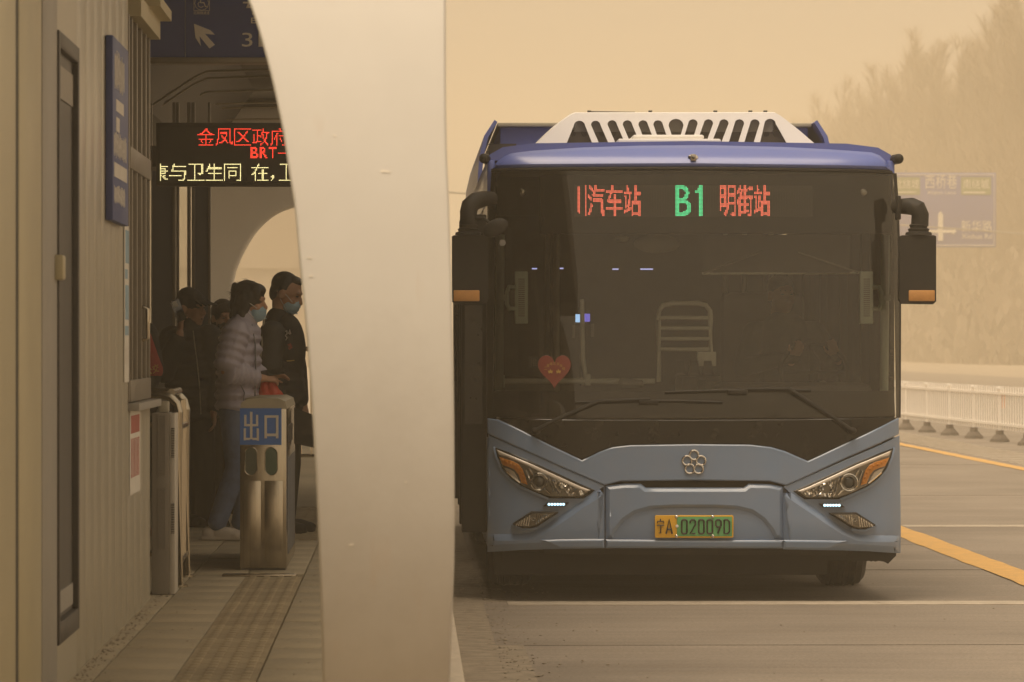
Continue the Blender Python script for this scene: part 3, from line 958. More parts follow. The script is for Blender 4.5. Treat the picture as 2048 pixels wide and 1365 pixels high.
# side panel details (right side, seen obliquely)
MB().box(xr - ga.location.x - 0.002, xr - ga.location.x + 0.004, 0.2, 1.7, 0.08, 0.62, 0.002).build('side_panel', M_greyblue, ga)
MB().box(xr - ga.location.x - 0.002, xr - ga.location.x + 0.006, 0.15, 1.1, 0.70, 0.80, 0.002).build('side_display', M_dark, ga)
q = [at(588, 815, 26.2), at(628, 831, 26.2), at(628, 896, 26.2), at(588, 888, 26.2)]
MB().prism([L(v) for v in q], (0, 0.02, 0)).build('barrier_flap', M_black, ga, bev=0.004)

# grey slotted cabinet beside the kiosk corner
D = 22.6
hc = empty('floor_cabinet', tuple(at(326, 1188, D)[:2]) + (ZP,), 'narrow grey floor cabinet with perforated slots at the kiosk corner', 'cabinet')
a, c = at(303, 1188, D), at(339, 826, D)
p = hc.location
M_cab = mat('cabinet_grey', (0.22, 0.20, 0.17), 0.55, var=0.08, dust=0.2)
M_cablight = mat('cabinet_light_edge', (0.52, 0.48, 0.42), 0.5, var=0.06, dust=0.1)
MB().box(a.x - p.x, c.x - p.x, 0, 0.30, 0, c.z - ZP, 0.006).build('body', M_cab, hc)
xe = at(350, 1188, D).x
MB().box(c.x - p.x - 0.001, xe - p.x, 0.004, 0.30, 0, c.z - ZP - 0.004, 0.006).build('edge_panel', M_cablight, hc)
def grille(x0, x1, yt, yb, rows, cols, m_in):
    a, c = at(x0, yb, D), at(x1, yt, D)
    MB().box(a.x - p.x, c.x - p.x, -0.002, 0.001, a.z - ZP, c.z - ZP).build('grille', m_in, hc)
    bb = MB()
    for i in range(rows + 1):
        z = a.z - ZP + (c.z - a.z) * i / rows
        bb.box(a.x - p.x, c.x - p.x, -0.005, -0.002, z - 0.0022, z + 0.0022)
    for i in range(cols + 1):
        x = a.x - p.x + (c.x - a.x) * i / cols
        bb.box(x - 0.0018, x + 0.0018, -0.0055, -0.0025, a.z - ZP, c.z - ZP)
    oo = bb.build('grille_mesh', M_cab, hc); oo['kind'] = 'stuff'
grille(316, 330, 832, 952, 40, 6, M_dark)
grille(316, 330, 977, 1098, 40, 6, M_dark)
for (yt, yb) in ((857, 917), (1008, 1069)):
    bb = MB()
    n_ = 18
    for i in range(n_):
        y0_ = yt + (yb - yt) * i / n_
        a1, c1 = at(342, y0_ + (yb - yt) / n_ * 0.5, D), at(349, y0_, D)
        bb.box(a1.x - p.x, c1.x - p.x, 0.0005, 0.008, a1.z - ZP, c1.z - ZP)
    oo = bb.build('vent_slots', M_dark, hc); oo['kind'] = 'stuff'
a, c = at(316, 826, D), at(336, 803, D)
MB().box(a.x - p.x, c.x - p.x, 0.05, 0.15, a.z - ZP, c.z - ZP, 0.008).build('top_box', M_panel, hc)

# tubular steel guide rail behind the cabinet
D = 23.3
gr = empty('guide_rail', tuple(at(365, 1180, D)[:2]) + (ZP,), 'polished tubular steel guide rail with rounded corner by the grey cabinet', 'railing')
L = rel(gr)
z1 = at(360, 790, D).z
z2 = at(360, 855, D).z
z3 = at(360, 1125, D).z
def rail_leg(px, DD, r, base):
    x = at(px, 1180, DD).x
    xk = at(286, 790, DD).x
    pts = [(x, DD, ZP + .01), (x, DD, z1 - 0.09), (x - 0.012, DD + .0, z1 - 0.045), (x - 0.045, DD, z1 - 0.012), (x - 0.09, DD, z1), (xk - 0.25, DD + .02, z1 + .005)]
    MB().tube([L(q) for q in pts], r, 12).build('bent_tube', M_steel, gr)
    MB().cone(L((x, DD, ZP)), L((x, DD, ZP + .012)), 0.045, 0.045, 16).build('base_flange', M_steel, gr)
    return x
x1_ = rail_leg(358, 23.3, 0.021, 1)
x2_ = rail_leg(372, 24.3, 0.024, 1)
for zz in (z2, z3):
    MB().tube([L((x1_, 23.3, zz)), L((x2_, 24.3, zz))], 0.017, 10).build('cross_tube', M_steel, gr)
    MB().tube([L((x2_, 24.3, zz)), L((x2_ - 0.6, 24.34, zz))], 0.017, 10).build('cross_tube', M_steel, gr)
for t in (0.25, 0.5, 0.75):
    x = x1_ + (x2_ - x1_) * t; yy = 23.3 + t
    MB().tube([L((x, yy, z3)), L((x, yy, z1 - 0.03))], 0.010, 8).build('baluster', M_steel, gr)
MB().tube([L((x1_ - 0.04, 23.3, z1 + .01)), L((x2_ - 0.04, 24.3, z1 + .01))], 0.021, 12).build('top_tube', M_steel, gr)

# ================================================================== FENCE ACROSS THE ROAD
A = Vector((9.86, 71.0, 0)); B = Vector((9.05, 95.0, 0))
fe = empty('picket_fence', (A.x, A.y, 0), 'white metal picket fence on dark block feet beyond the yellow lines', 'fence')
dirv = (B - A).normalized()
def fpt(s, z, off=0): 
    return dirv * s + Vector((dirv.y, -dirv.x, 0)) * off + Vector((0, 0, z))
panel_src = None
SP = 2.68
for k in range(-6, 10):
    s = 0.4 + k * SP
    MB().tube([fpt(s, 0.05), fpt(s, 0.90)], 0.02, 8).build('post', M_fence, fe)
    MB().box(-0.045, 0.045, -0.045, 0.045, 0.86, 0.91, 0.01).build('post_cap', M_fence, fe, loc=fpt(s, 0))
    bb = MB()
    for (z0, z1q, w0, w1) in ((0, 0.05, 0.165, 0.155), (0.05, 0.12, 0.14, 0.085), (0.12, 0.19, 0.07, 0.065)):
        q = bmesh.ops.create_cone(bb.bm, cap_ends=True, segments=8, radius1=w0, radius2=w1, depth=z1q - z0)
        bmesh.ops.translate(bb.bm, vec=Vector((0, 0, (z0 + z1q) / 2)), verts=q['verts'])
    bb.build('foot_block', M_base, fe, loc=fpt(s, 0))
    if panel_src is None:
        bb = MB()
        q0 = fpt(0, 0)
        n_ = 11
        for i in range(n_):
            t = SP * (i + 0.5) / n_
            bb.tube([fpt(t, 0.20), fpt(t, 0.92)], 0.015, 6)
        bb.box(-0.02, 0.02, 0.0, SP, 0.27, 0.31, mtx=Matrix.Rotation(math.atan2(-dirv.x, dirv.y), 4, 'Z'))
        bb.box(-0.02, 0.02, 0.0, SP, 0.78, 0.82, mtx=Matrix.Rotation(math.atan2(-dirv.x, dirv.y), 4, 'Z'))
        panel_src = bb.build('picket_panel', M_fence, fe)
        panel_src['kind'] = 'stuff'
        pn = panel_src
    else:
        pn = panel_src.copy(); COL.objects.link(pn); pn.parent = fe
    pn.location = fpt(s, 0)
    if k == 1:
        MB().box(-0.02, 0.02, -0.03, 0.03, 0.55, 0.82).build('orange_reflector', mat('reflector_orange', (0.75, 0.22, 0.03), 0.5), fe, loc=fpt(s, 0, 0.06))

# ================================================================== BARE POPLARS BEYOND THE ROAD
def tree_meshes(seed):
    r = random.Random(seed)
    H = r.uniform(25, 30)
    t = MB()
    pts = [Vector((r.uniform(-.15, .15) * (k / 6), r.uniform(-.15, .15) * (k / 6), H * k / 6)) for k in range(7)]
    t.tube(pts, [0.2, 0.17, 0.14, 0.11, 0.08, 0.05, 0.015], 7)
    c = MB()
    tips = []
    for k in range(64):
        h = H * (0.05 + 0.90 * r.random() ** 0.9)
        a = r.uniform(0, 6.28)
        Lb = (H - h) * r.uniform(0.22, 0.42) + 1.0
        out = r.uniform(0.25, 0.6)
        p0 = Vector((0, 0, h))
        d = Vector((math.cos(a) * out, math.sin(a) * out, 1)).normalized()
        p1 = p0 + d * Lb * .5 + Vector((0, 0, .1)); p2 = p0 + d * Lb + Vector((r.uniform(-.2, .2), r.uniform(-.2, .2), 0.3))
        c.tube([p0, p1, p2], [0.055, 0.035, 0.012], 5)
        for s in range(11):
            q = p0.lerp(p2, r.uniform(0.15, 1.0))
            tips.append((q, d))
    for (q, d) in tips:
        for s in range(5):
            a = r.uniform(0, 6.28)
            dd = (d * 0.8 + Vector((math.cos(a), math.sin(a), r.uniform(-.2, .7))) * 0.6).normalized()
            Lt = r.uniform(0.7, 2.0)
            e = q + dd * Lt
            w = Vector((math.sin(a), -math.cos(a), 0)) * 0.022
            c.bm.faces.new([c.bm.verts.new(v) for v in (q - w, q + w, e)])
            m_ = q + dd * Lt * .5
            a2 = a + r.uniform(-1, 1)
            e2 = m_ + (dd + Vector((math.cos(a2), math.sin(a2), .3)) * .7).normalized() * Lt * .6
            c.bm.faces.new([c.bm.verts.new(v) for v in (m_ - w * .8, m_ + w * .8, e2)])
    return t, c
protos = []
for sd_ in range(3):
    t, c = tree_meshes(40 + sd_)
    e = empty('poplar_tree', (0, 0, 0))
    t.build('trunk', M_bark, e)
    c.build('crown', M_twig, e, recalc=False)
    protos.append(e)
rt = random.Random(77)
n = 0
for row in range(3):
    for i in range(27):
        D = 375 + i * 10.5 + rt.uniform(-3, 3) + row * 4
        e = protos[n] if n < 3 else copy_tree(protos[n % 3])
        e.location = (52 + row * 5 + rt.uniform(-.5, .5), D, -0.05)
        e.rotation_euler = (0, 0, rt.uniform(0, 6.28))
        s = rt.uniform(1.02, 1.2)
        e.scale = (s, s, s)
        tag(e, 'bare leafless poplar in the hazy row of trees beyond the road', 'tree', 'poplars fading in the dust beyond the road')
        n += 1

b = MB()                                               # scrub under the poplars, a single mass in the dust
r = random.Random(8)
for k in range(9000):
    y = r.uniform(360, 610); x = 47.5 + 4 * r.random() + (y - 360) * 0.01
    z = 9.0 * r.random() ** 1.5
    a = r.uniform(0, 3.14); s_ = r.uniform(.15, .5)
    u = Vector((math.cos(a), math.sin(a), r.uniform(-.4, .4))) * s_; v = Vector((r.uniform(-.3, .3), r.uniform(-.3, .3), 1)) * s_ * 1.6
    c = Vector((x, y, z))
    b.bm.faces.new([b.bm.verts.new(q) for q in (c - u, c + u * .2 - v, c + u, c + v)])
o = b.build('undergrowth', M_twig, None, recalc=False); tag(o, 'dry scrub under the hazy poplars', kind='stuff')
hb = empty('far_building', (-12, 330, -0.05), 'pale building with a ledge, dissolved in dust beyond the platform end', 'building')
M_far = mat('far_render', (0.26, 0.22, 0.17), 0.9)
L = rel(hb)
lbox(hb, -24, -4.4, 330, 345, -0.05, 15.0).build('wall', M_far, hb)
lbox(hb, -24.3, -4.1, 329.6, 345, 7.2, 7.5).build('ledge', M_far, hb)
lbox(hb, -24.3, -4.1, 329.5, 345.3, 15.0, 15.5).build('roof', M_far, hb)

# ================================================================== GANTRY ROAD SIGN, FAR BACK IN THE HAZE
D = 280.0
gn = empty('gantry_sign', (at(1885, 495, D).x, D, 0), 'large blue road direction sign on a gantry, almost lost in the dust', 'road sign')
L = rel(gn)
pbox(gn, 1779, 1992, 346, 495, D, 0, 0.08, 0.02).build('panel', M_farblue, gn)
p = gn.location
q = [at(x, y_, D) - p + Vector((0, -0.02, 0)) for x, y_ in ((1783, 350), (1988, 350), (1988, 491), (1783, 491))]
MB().tube(q, 0.03, 6, closed=True).build('border', M_farwhite, gn)
pbox(gn, 1787, 1840, 355, 390, D, -0.03, 0).build('green_patch', M_fargreen, gn)
pbox(gn, 1922, 1982, 355, 390, D, -0.03, 0).build('green_patch', M_fargreen, gn)
ptext(gn, '北绕城', 1790, 1838, 359, 378, D, M_farwhite, lift=0.05)
ptext(gn, '西桥巷', 1850, 1914, 350, 378, D, M_farwhite, lift=0.05)
ptext(gn, 'Xiqiao Lane', 1854, 1912, 382, 391, D, M_farwhite, lift=0.05)
ptext(gn, '南绕城', 1926, 1978, 359, 378, D, M_farwhite, lift=0.05)
ptext(gn, '新华路', 1922, 1984, 441, 464, D, M_farwhite, lift=0.05)
ptext(gn, 'Xinhua Rd', 1923, 1984, 468, 478, D, M_farwhite, lift=0.05)
for pts in ([(1832, 384), (1832, 386), (1795, 386), (1795, 384)], [(1926, 384), (1970, 384), (1970, 387), (1926, 387)], [(1876, 430), (1881, 422), (1886, 430), (1886, 482), (1876, 482)],
            [(1886, 460), (1905, 460), (1905, 456), (1913, 463), (1905, 470), (1905, 466), (1886, 466)], [(1850, 460), (1876, 460), (1876, 466), (1850, 466)]):
    ppoly(gn, pts, D, M_farwhite, 'arrow', -0.05, 0.03)
a, c = at(700, 371, 230), at(2160, 476, 282)
MB().tube([L(a), L(c)], 0.05, 8).build('beam', M_greytrim, gn)
MB().tube([L((c.x, c.y, 0)), L((c.x, c.y, c.z + .4))], 0.18, 10).build('post', M_greytrim, gn)
MB().tube([L((a.x, a.y, 0)), L((a.x, a.y, a.z + .4))], 0.18, 10).build('post', M_greytrim, gn)
for xx in (1810, 1960):
    pbox(gn, xx, xx + 4, 340, 500, D, 0.08, 0.2).build('bracket', M_greytrim, gn)

# ================================================================== HAZE
hz = MB().box(-580, 580, -280, 760, -1.7, 41).build('haze', None)
hz['kind'] = 'stuff'
hm = bpy.data.materials.new('dust_haze')
hm.use_nodes = True
hn = hm.node_tree.nodes
hn.clear()
ho = hn.new('ShaderNodeOutputMaterial')
hv = hn.new('ShaderNodeVolumePrincipled')
hv.inputs['Color'].default_value = (0.965, 0.85, 0.65, 1)
hv.inputs['Density'].default_value = HAZE_DENSITY
hv.inputs['Anisotropy'].default_value = 0.0
hm.node_tree.links.new(hv.outputs['Volume'], ho.inputs['Volume'])
hz.data.materials.append(hm)
# ================================================================== BUS
M_paint = mat('bus_paint_blue', (0.14, 0.23, 0.385), 0.32, var=0.05, scale=1.6, coat=0.6, dust=0.24, croug=0.12)
M_roof = mat('bus_paint_violet', (0.078, 0.125, 0.41), 0.35, var=0.04, scale=1.2, coat=0.5, dust=0.12, croug=0.15)
M_pod = mat('pod_white', (0.78, 0.76, 0.73), 0.4, var=0.04, scale=2, dust=0.12)
M_gloss = mat('gloss_black', (0.008, 0.007, 0.006), 0.12, dust=0.015, spec=0.35)
M_int = mat('cabin_dark', (0.09, 0.08, 0.07), 0.7, var=0.15)
M_intl = mat('cabin_grey', (0.30, 0.28, 0.25), 0.7, var=0.1)
M_rail = mat('rail_white', (0.74, 0.74, 0.64), 0.4)
M_mint = mat('pale_green_plastic', (0.66, 0.78, 0.66), 0.5, var=0.05)
M_chrome = mat('chrome', (0.80, 0.76, 0.70), 0.10, metal=1.0, var=0.03)
M_refl = mat('lamp_reflector', (0.46, 0.42, 0.37), 0.18, metal=0.9, var=0.12, scale=60)
M_refl2 = mat('lamp_inner', (0.20, 0.18, 0.155), 0.3, metal=0.7, var=0.25, scale=40)
M_tubelight = mat('lamp_strip', (0.78, 0.70, 0.62), 0.25, coat=0.5, var=0.03)
M_amber = mat('amber_lens', (0.88, 0.33, 0.02), 0.3, coat=0.4, var=0.1, scale=30)
M_marker = mat('side_marker_amber', (0.50, 0.235, 0.06), 0.5, var=0.1, scale=20, dust=0.15)
M_lens = mat('projector_lens', (0.04, 0.035, 0.028), 0.05, coat=1.0)
M_screen = glass_mat('windscreen_glass', (0.70, 0.70, 0.66), ior=1.62, film=0.035)
M_side = glass_mat('tinted_side_glass', (0.16, 0.16, 0.15), ior=1.3, rough=0.15)
M_lampglass = glass_mat('lamp_cover', (0.95, 0.95, 0.93), ior=1.35)
M_drl = mat('running_light', (0.8, 0.9, 1.0), 0.4, emit=(0.42, 0.80, 1.0), estr=0.95)
M_ledredb = mat('bus_led_red', (0.3, 0.03, 0.02), 0.5, emit=(1.0, 0.17, 0.10), estr=1.5)
M_ledgrn = mat('bus_led_green', (0.03, 0.3, 0.1), 0.5, emit=(0.10, 0.95, 0.38), estr=1.35)
M_plategreen = mat('plate_green', (0.13, 0.42, 0.17), 0.5, var=0.05)
M_plateyel = mat('plate_yellow', (0.75, 0.42, 0.03), 0.5, var=0.05)
M_plateink = mat('plate_ink', (0.03, 0.025, 0.02), 0.6)
M_heart = mat('heart_red', (0.17, 0.032, 0.024), 0.35, var=0.1)
M_gold = mat('gold_print', (0.42, 0.27, 0.07), 0.5)
M_bluelight = mat('cabin_lamp', (0.5, 0.5, 0.9), 0.4, emit=(0.55, 0.55, 1.0), estr=0.8)
M_scr1 = mat('screen_light', (0.4, 0.6, 0.9), 0.4, emit=(0.35, 0.6, 0.95), estr=0.9)
M_scr2 = mat('screen_violet', (0.1, 0.1, 0.5), 0.4, emit=(0.15, 0.13, 0.6), estr=0.8)
M_tyre = mat('tyre', (0.018, 0.017, 0.016), 0.85, dust=0.15, bump=0.3, bscale=30)

BY = 28.0
BC = 1.785
BW = 1.285
bus = empty('city_bus', (BC, BY, 0), 'blue city bus with white roof unit and lit destination display, stopped at the kerb', 'bus')
def Fy(u, z):
    a = min(abs(u) / BW, 1.15)
    y = 0.05 * a * a + 0.15 * a ** 10
    y += 0.085 * max(0.0, z - 1.2)
    if z > 2.70: y += 7.0 * (z - 2.70) ** 2
    if z < 0.50: y += 0.9 * (0.50 - z) ** 2
    return y
def S(px, py, off=0.0):
    """photo pixel -> (u, z) on the bus front surface"""
    y = 0.1
    for _ in range(5):
        q = at(px, py, BY + y + off)
        u, z = q.x - BC, q.z
        y = Fy(u, z)
    return u, z
def dens(poly, step):
    out = []
    n = len(poly)
    for i in range(n):
        a, c = poly[i], poly[(i + 1) % n]
        L_ = math.hypot(c[0] - a[0], c[1] - a[1])
        k = max(1, int(math.ceil(L_ / step)))
        for j in range(k):
            out.append((a[0] + (c[0] - a[0]) * j / k, a[1] + (c[1] - a[1]) * j / k))
    return out
def area2(p):
    return sum(p[i][0] * p[(i + 1) % len(p)][1] - p[(i + 1) % len(p)][0] * p[i][1] for i in range(len(p)))
def inset(poly, d):
    n = len(poly)
    s = 1 if area2(poly) > 0 else -1
    out = []
    for i in range(n):
        p0, p1, p2 = poly[i - 1], poly[i], poly[(i + 1) % n]
        e1 = (p1[0] - p0[0], p1[1] - p0[1]); e2 = (p2[0] - p1[0], p2[1] - p1[1])
        l1 = math.hypot(*e1) or 1; l2 = math.hypot(*e2) or 1
        n1 = (-e1[1] / l1 * s, e1[0] / l1 * s); n2 = (-e2[1] / l2 * s, e2[0] / l2 * s)
        m_ = (n1[0] + n2[0], n1[1] + n2[1])
        q = m_[0] * m_[0] + m_[1] * m_[1]
        if q < 0.3: k = 1.2; ml = math.sqrt(q) or 1; out.append((p1[0] + m_[0] / ml * d * k, p1[1] + m_[1] / ml * d * k)); continue
        out.append((p1[0] + 2 * m_[0] / q * d, p1[1] + 2 * m_[1] / q * d))
    return out
def panel(px_poly, off, thick, name, m, parent=None, bev=0.006, step=0.07, grid=0.08, raw=False, sharp=40, flat=False, proj=True):
    """a body panel: outline (photo pixels or raw (u,z)), `off` proud of the front surface, bent over it"""
    parent = parent or bus
    poly = px_poly if raw else [S(x, y, -off) for x, y in px_poly]
    if area2(poly) < 0: poly = poly[::-1]
    poly = dens(poly, step)
    inn = inset(poly, bev) if bev > 0 else poly
    bm = bmesh.new()
    lay = bm.faces.layers.int.new('k')
    fv = [bm.verts.new((u, 0, z)) for u, z in inn]
    f = bm.faces.new(fv)
    bmesh.ops.triangulate(bm, faces=[f])
    if grid:
        us = [p[0] for p in inn]; zs_ = [p[1] for p in inn]
        v = min(us) + grid
        while v < max(us):
            bmesh.ops.bisect_plane(bm, geom=bm.verts[:] + bm.edges[:] + bm.faces[:], plane_co=(v, 0, 0), plane_no=(1, 0, 0)); v += grid
        v = min(zs_) + grid
        while v < max(zs_):
            bmesh.ops.bisect_plane(bm, geom=bm.verts[:] + bm.edges[:] + bm.faces[:], plane_co=(0, 0, v), plane_no=(0, 0, 1)); v += grid
    for w in bm.verts:
        w.co.y = Fy(w.co.x, w.co.z) - off
    n = len(inn)
    mid_faces, side_faces = [], []
    mid = [bm.verts.new((u, Fy(u, z) - off + bev, z)) for u, z in poly]
    back = [bm.verts.new((u, Fy(u, z) - off + bev + thick, z)) for u, z in poly]
    top = [bm.verts.new((u, Fy(u, z) - off, z)) for u, z in inn]
    for i in range(n):
        j = (i + 1) % n
        if bev > 0: mid_faces.append(bm.faces.new((top[i], top[j], mid[j], mid[i])))
        side_faces.append(bm.faces.new((mid[i], mid[j], back[j], back[i])))
    bm.normal_update()
    for f in mid_faces: f[lay] = 1
    for f in side_faces: f[lay] = 2
    me = bpy.data.meshes.new(name)
    # orient everything to face outward before reading normals
    bmesh.ops.recalc_face_normals(bm, faces=side_faces + mid_faces)
    for f in bm.faces:
        f.normal_update()
        if f[lay] == 0 and f.normal.y > 0: f.normal_flip()
        if f[lay] == 1 and f.normal.y > 0: f.normal_flip()
    bm.normal_update()
    bnorm = {}
    if bev > 0:
        fn = [mid_faces[i].normal.copy() for i in range(n)]
        for i in range(n):
            a_, b_ = fn[i - 1], fn[i]
            if a_.dot(b_) > 0.8:
                v_ = (a_ + b_).normalized()
                bnorm[(i, 0)] = v_; bnorm[(i, 1)] = v_
            else:
                bnorm[(i, 0)] = a_; bnorm[(i, 1)] = b_
    idx = {}
    for i in range(n):
        idx[top[i]] = i; idx[mid[i]] = i
    fpos = {f: i for i, f in enumerate(mid_faces)}
    tops = set(top)
    normals = []
    bm.faces.ensure_lookup_table()
    for f in bm.faces:
        k = f[lay]
        for lp in f.loops:
            v = lp.vert
            if k == 0:
                normals.append(Fn(v.co.x, v.co.z))
            elif k == 1:
                i = fpos[f]
                side = 1 if idx[v] == i else 0
                nb = bnorm[(idx[v], side)]
                if v in tops: nb = (nb * 0.6 + Fn(v.co.x, v.co.z) * 0.4).normalized()
                normals.append(nb)
            else:
                normals.append(f.normal.copy())
    bm.to_mesh(me); bm.free()
    me.materials.append(m)
    me.polygons.foreach_set('use_smooth', [True] * len(me.polygons))
    me.normals_split_custom_set([tuple(v) for v in normals])
    o = bpy.data.objects.new(name, me)
    COL.objects.link(o)
    o.parent = parent
    return o
def Fn(u, z):
    e = 0.004
    return Vector(((Fy(u + e, z) - Fy(u - e, z)) / (2 * e), -1.0, (Fy(u, z + e) - Fy(u, z - e)) / (2 * e))).normalized()
MXC = 1388.2
def mx(pts, dy=0.5):
    return [(2 * MXC - x, y + dy) for x, y in pts][::-1]
def P3(px, py, off=0.0):
    u, z = S(px, py, -off)
    return Vector((u, Fy(u, z) - off, z))

# --- shell behind the front
LEN = 11.8
prof_r = []
def shell_side(sx):
    x = sx * BW
    b = MB().box(min(x, x - sx * 0.05), max(x, x - sx * 0.05), 0.22, LEN, 0.33, 1.02)
    b.build('side_panel', M_paint, bus, bev=0.008)
    MB().box(min(x, x - sx * 0.05), max(x, x - sx * 0.05), 0.35, LEN, 2.50, 2.76).build('side_cant_rail', M_roof, bus, bev=0.008)
    yy = [0.45, 1.85, 3.35, 4.85, 6.25, 7.7, 9.2, 10.7, LEN]
    for i in range(len(yy) - 1):
        a, c = yy[i] + 0.02, yy[i + 1] - 0.02
        MB().box(min(x - sx * .004, x - sx * 0.012), max(x - sx * .004, x - sx * 0.012), a, c, 1.03, 2.49).build('side_window', M_side, bus)
        MB().box(min(x - sx * .013, x - sx * 0.06), max(x - sx * .013, x - sx * 0.06), yy[i + 1] - 0.05, yy[i + 1] + 0.05, 1.02, 2.5).build('window_post', M_black, bus)
    MB().box(min(x - sx * .002, x - sx * 0.06), max(x - sx * .002, x - sx * 0.06), 0.36, 0.50, 1.02, 2.6).build('front_post', M_gloss, bus)
shell_side(-1); shell_side(1)
b = MB()
prof = [(-BW, 2.76), (-BW + 0.02, 2.80), (-BW + 0.10, 2.845), (-BW + .3, 2.87), (0, 2.885), (BW - .3, 2.87), (BW - 0.10, 2.845), (BW - 0.02, 2.80), (BW, 2.76)]
b.prism([(u, 0.40, z) for u, z in prof], (0, LEN - 0.40, 0))
b.build('roof', M_roof, bus)
MB().box(-BW, BW, LEN - 0.02, LEN + 0.03, 0.33, 2.80).build('rear_panel', M_paint, bus)
MB().box(-BW + .05, BW - .05, 0.35, LEN, 0.30, 0.36).build('floor', M_int, bus)
MB().box(-BW + .1, BW - .1, 0.5, LEN - .1, 2.66, 2.70).build('ceiling_liner', M_intl, bus)
MB().box(-BW + .1, BW - .1, 0.3, LEN, 0.24, 0.30).build('underbody', M_black, bus)

# --- roof front cap
cap = [(986, 337), (989, 330), (997, 321), (1008, 313), (1022, 307), (1060, 302), (1167, 295), (1280, 291.5), (1410, 290.5), (1565, 294), (1660, 299), (1744, 305), (1760, 311), (1772, 322), (1782, 340), (1600, 336), (1386, 333), (1180, 334)]
panel(cap, 0.0, 0.25, 'roof_cap', M_roof, bev=0.02, grid=0.025, step=0.03)
seal = [(982, 344), (983, 338), (1180, 335), (1386, 334), (1600, 337), (1784, 341.5), (1787, 348), (1600, 343), (1386, 340), (1180, 341)]
panel(seal, -0.005, 0.05, 'windscreen_seal', M_black, bev=0.004, grid=0.08)
# --- windscreen
wsc = [(983, 345), (1180, 342), (1386, 341), (1600, 344), (1786, 349), (1793, 420), (1798, 600), (1798, 833), (1600, 837), (1386, 838), (1170, 838), (975, 834), (974, 600), (978, 420)]
panel(wsc, 0.0, 0.004, 'windscreen', M_screen, bev=0.0, grid=0.06, step=0.05, sharp=180)
frit_side_l = [(983, 345), (992, 345), (986, 470), (984, 834), (975, 834), (974, 600), (978, 420)]
panel(frit_side_l, -0.012, 0.01, 'windscreen_edge', M_black, bev=0, grid=0.05)
panel(mx(frit_side_l, 2), -0.012, 0.01, 'windscreen_edge', M_black, bev=0, grid=0.05)
panel([(986, 782), (1386, 784), (1788, 782), (1790, 834), (1386, 838), (984, 834)], -0.02, 0.01, 'lower_frit', M_black, bev=0, grid=0.06)
# display housing behind the top of the glass
panel([(1080, 350), (1386, 347), (1780, 352), (1786, 468), (1386, 468), (1080, 468)], -0.03, 0.10, 'display_housing', M_black, bev=0.004, grid=0.08)
M_dispface = mat('display_face', (0.05, 0.045, 0.035), 0.5)
disp = panel([(1149, 371), (1623, 372), (1626, 375), (1626, 432), (1623, 435), (1149, 434)], -0.026, 0.002, 'destination_display', M_dispface, bev=0, grid=0.08)
def disp_dots(cells, x0, yb, pw, ph, m, size=0.64):
    verts, faces = [], []
    for (i, j) in cells:
        c = [P3(x0 + (i + dx) * pw, yb - (j + dy) * ph, -0.024) for dx, dy in ((-size / 2, -size / 2), (size / 2, -size / 2), (size / 2, size / 2), (-size / 2, size / 2))]
        k = len(verts)
        verts += [v - Vector((0, 0.0015, 0)) for v in c]
        faces.append((k, k + 1, k + 2, k + 3))
    me = bpy.data.meshes.new('led_dots')
    me.from_pydata([tuple(v) for v in verts], [], faces)
    o = finish(me, 'led_dots', m, disp)
    o['kind'] = 'stuff'
ph = 62.0 / 24
def glyphs(s, wide, gap, clip=None, thick=0.15, rows=24):
    cells, cx = [], 0
    for ch in s:
        cc, w = led_cells(ch, rows, wide, thick)
        cells += [(cx + i, j) for i, j in cc]
        cx += w + gap
    return [(i - (clip or 0), j) for i, j in cells if i >= (clip or 0)]
disp_dots(glyphs('川汽车站', 13, 1, 4, thick=.32), 1151, 431.5, ph, ph, M_ledredb)
disp_dots(glyphs('明街站', 12, 1, thick=.32), 1441, 431.5, ph * 1.02, ph, M_ledredb)
disp_dots(glyphs('B', 12, 0, thick=0.2), 1352, 431.5, ph, ph, M_ledgrn)
one = [(i, j) for j in range(24) for i in (5, 6, 7)] + [(i, j) for i in (2, 3, 4) for j in (18, 19)] + [(4, 20), (4, 21)]
disp_dots(one, 1386, 431.5, ph, ph, M_ledgrn)
allc = [(i, j) for i in range(0, 92) for j in range(24) if (i % 1 == 0)]
M_leddimb = mat('led_unlit_bus', (0.11, 0.10, 0.08), 0.4)
verts_, faces_ = [], []
for (i, j) in allc:
    c = P3(1153 + i * 5.16, 431.5 - j * ph, -0.025)
    k = len(verts_)
    verts_ += [tuple(c + Vector((a, -0.0003, bb))) for a, bb in ((-.0018, -.0018), (.0018, -.0018), (.0018, .0018), (-.0018, .0018))]
    faces_.append((k, k + 1, k + 2, k + 3))
me = bpy.data.meshes.new('unlit_dots'); me.from_pydata(verts_, [], faces_)
o = finish(me, 'unlit_dots', M_leddimb, disp); o['kind'] = 'stuff'

# --- black apron under the glass
apr = [(976, 836), (1170, 840), (1386, 840), (1600, 839), (1797, 835), (1783, 842), (1744, 862), (1680, 892), (1616, 922), (1595, 913), (1570, 902), (1543, 894), (1500, 889), (1386, 888),
       (1260, 890), (1225, 894), (1200, 903), (1180, 913), (1164, 920), (1090, 884), (1040, 859), (997, 838)]
panel(apr, 0.004, 0.03, 'black_apron', M_gloss, bev=0.005, grid=0.06)
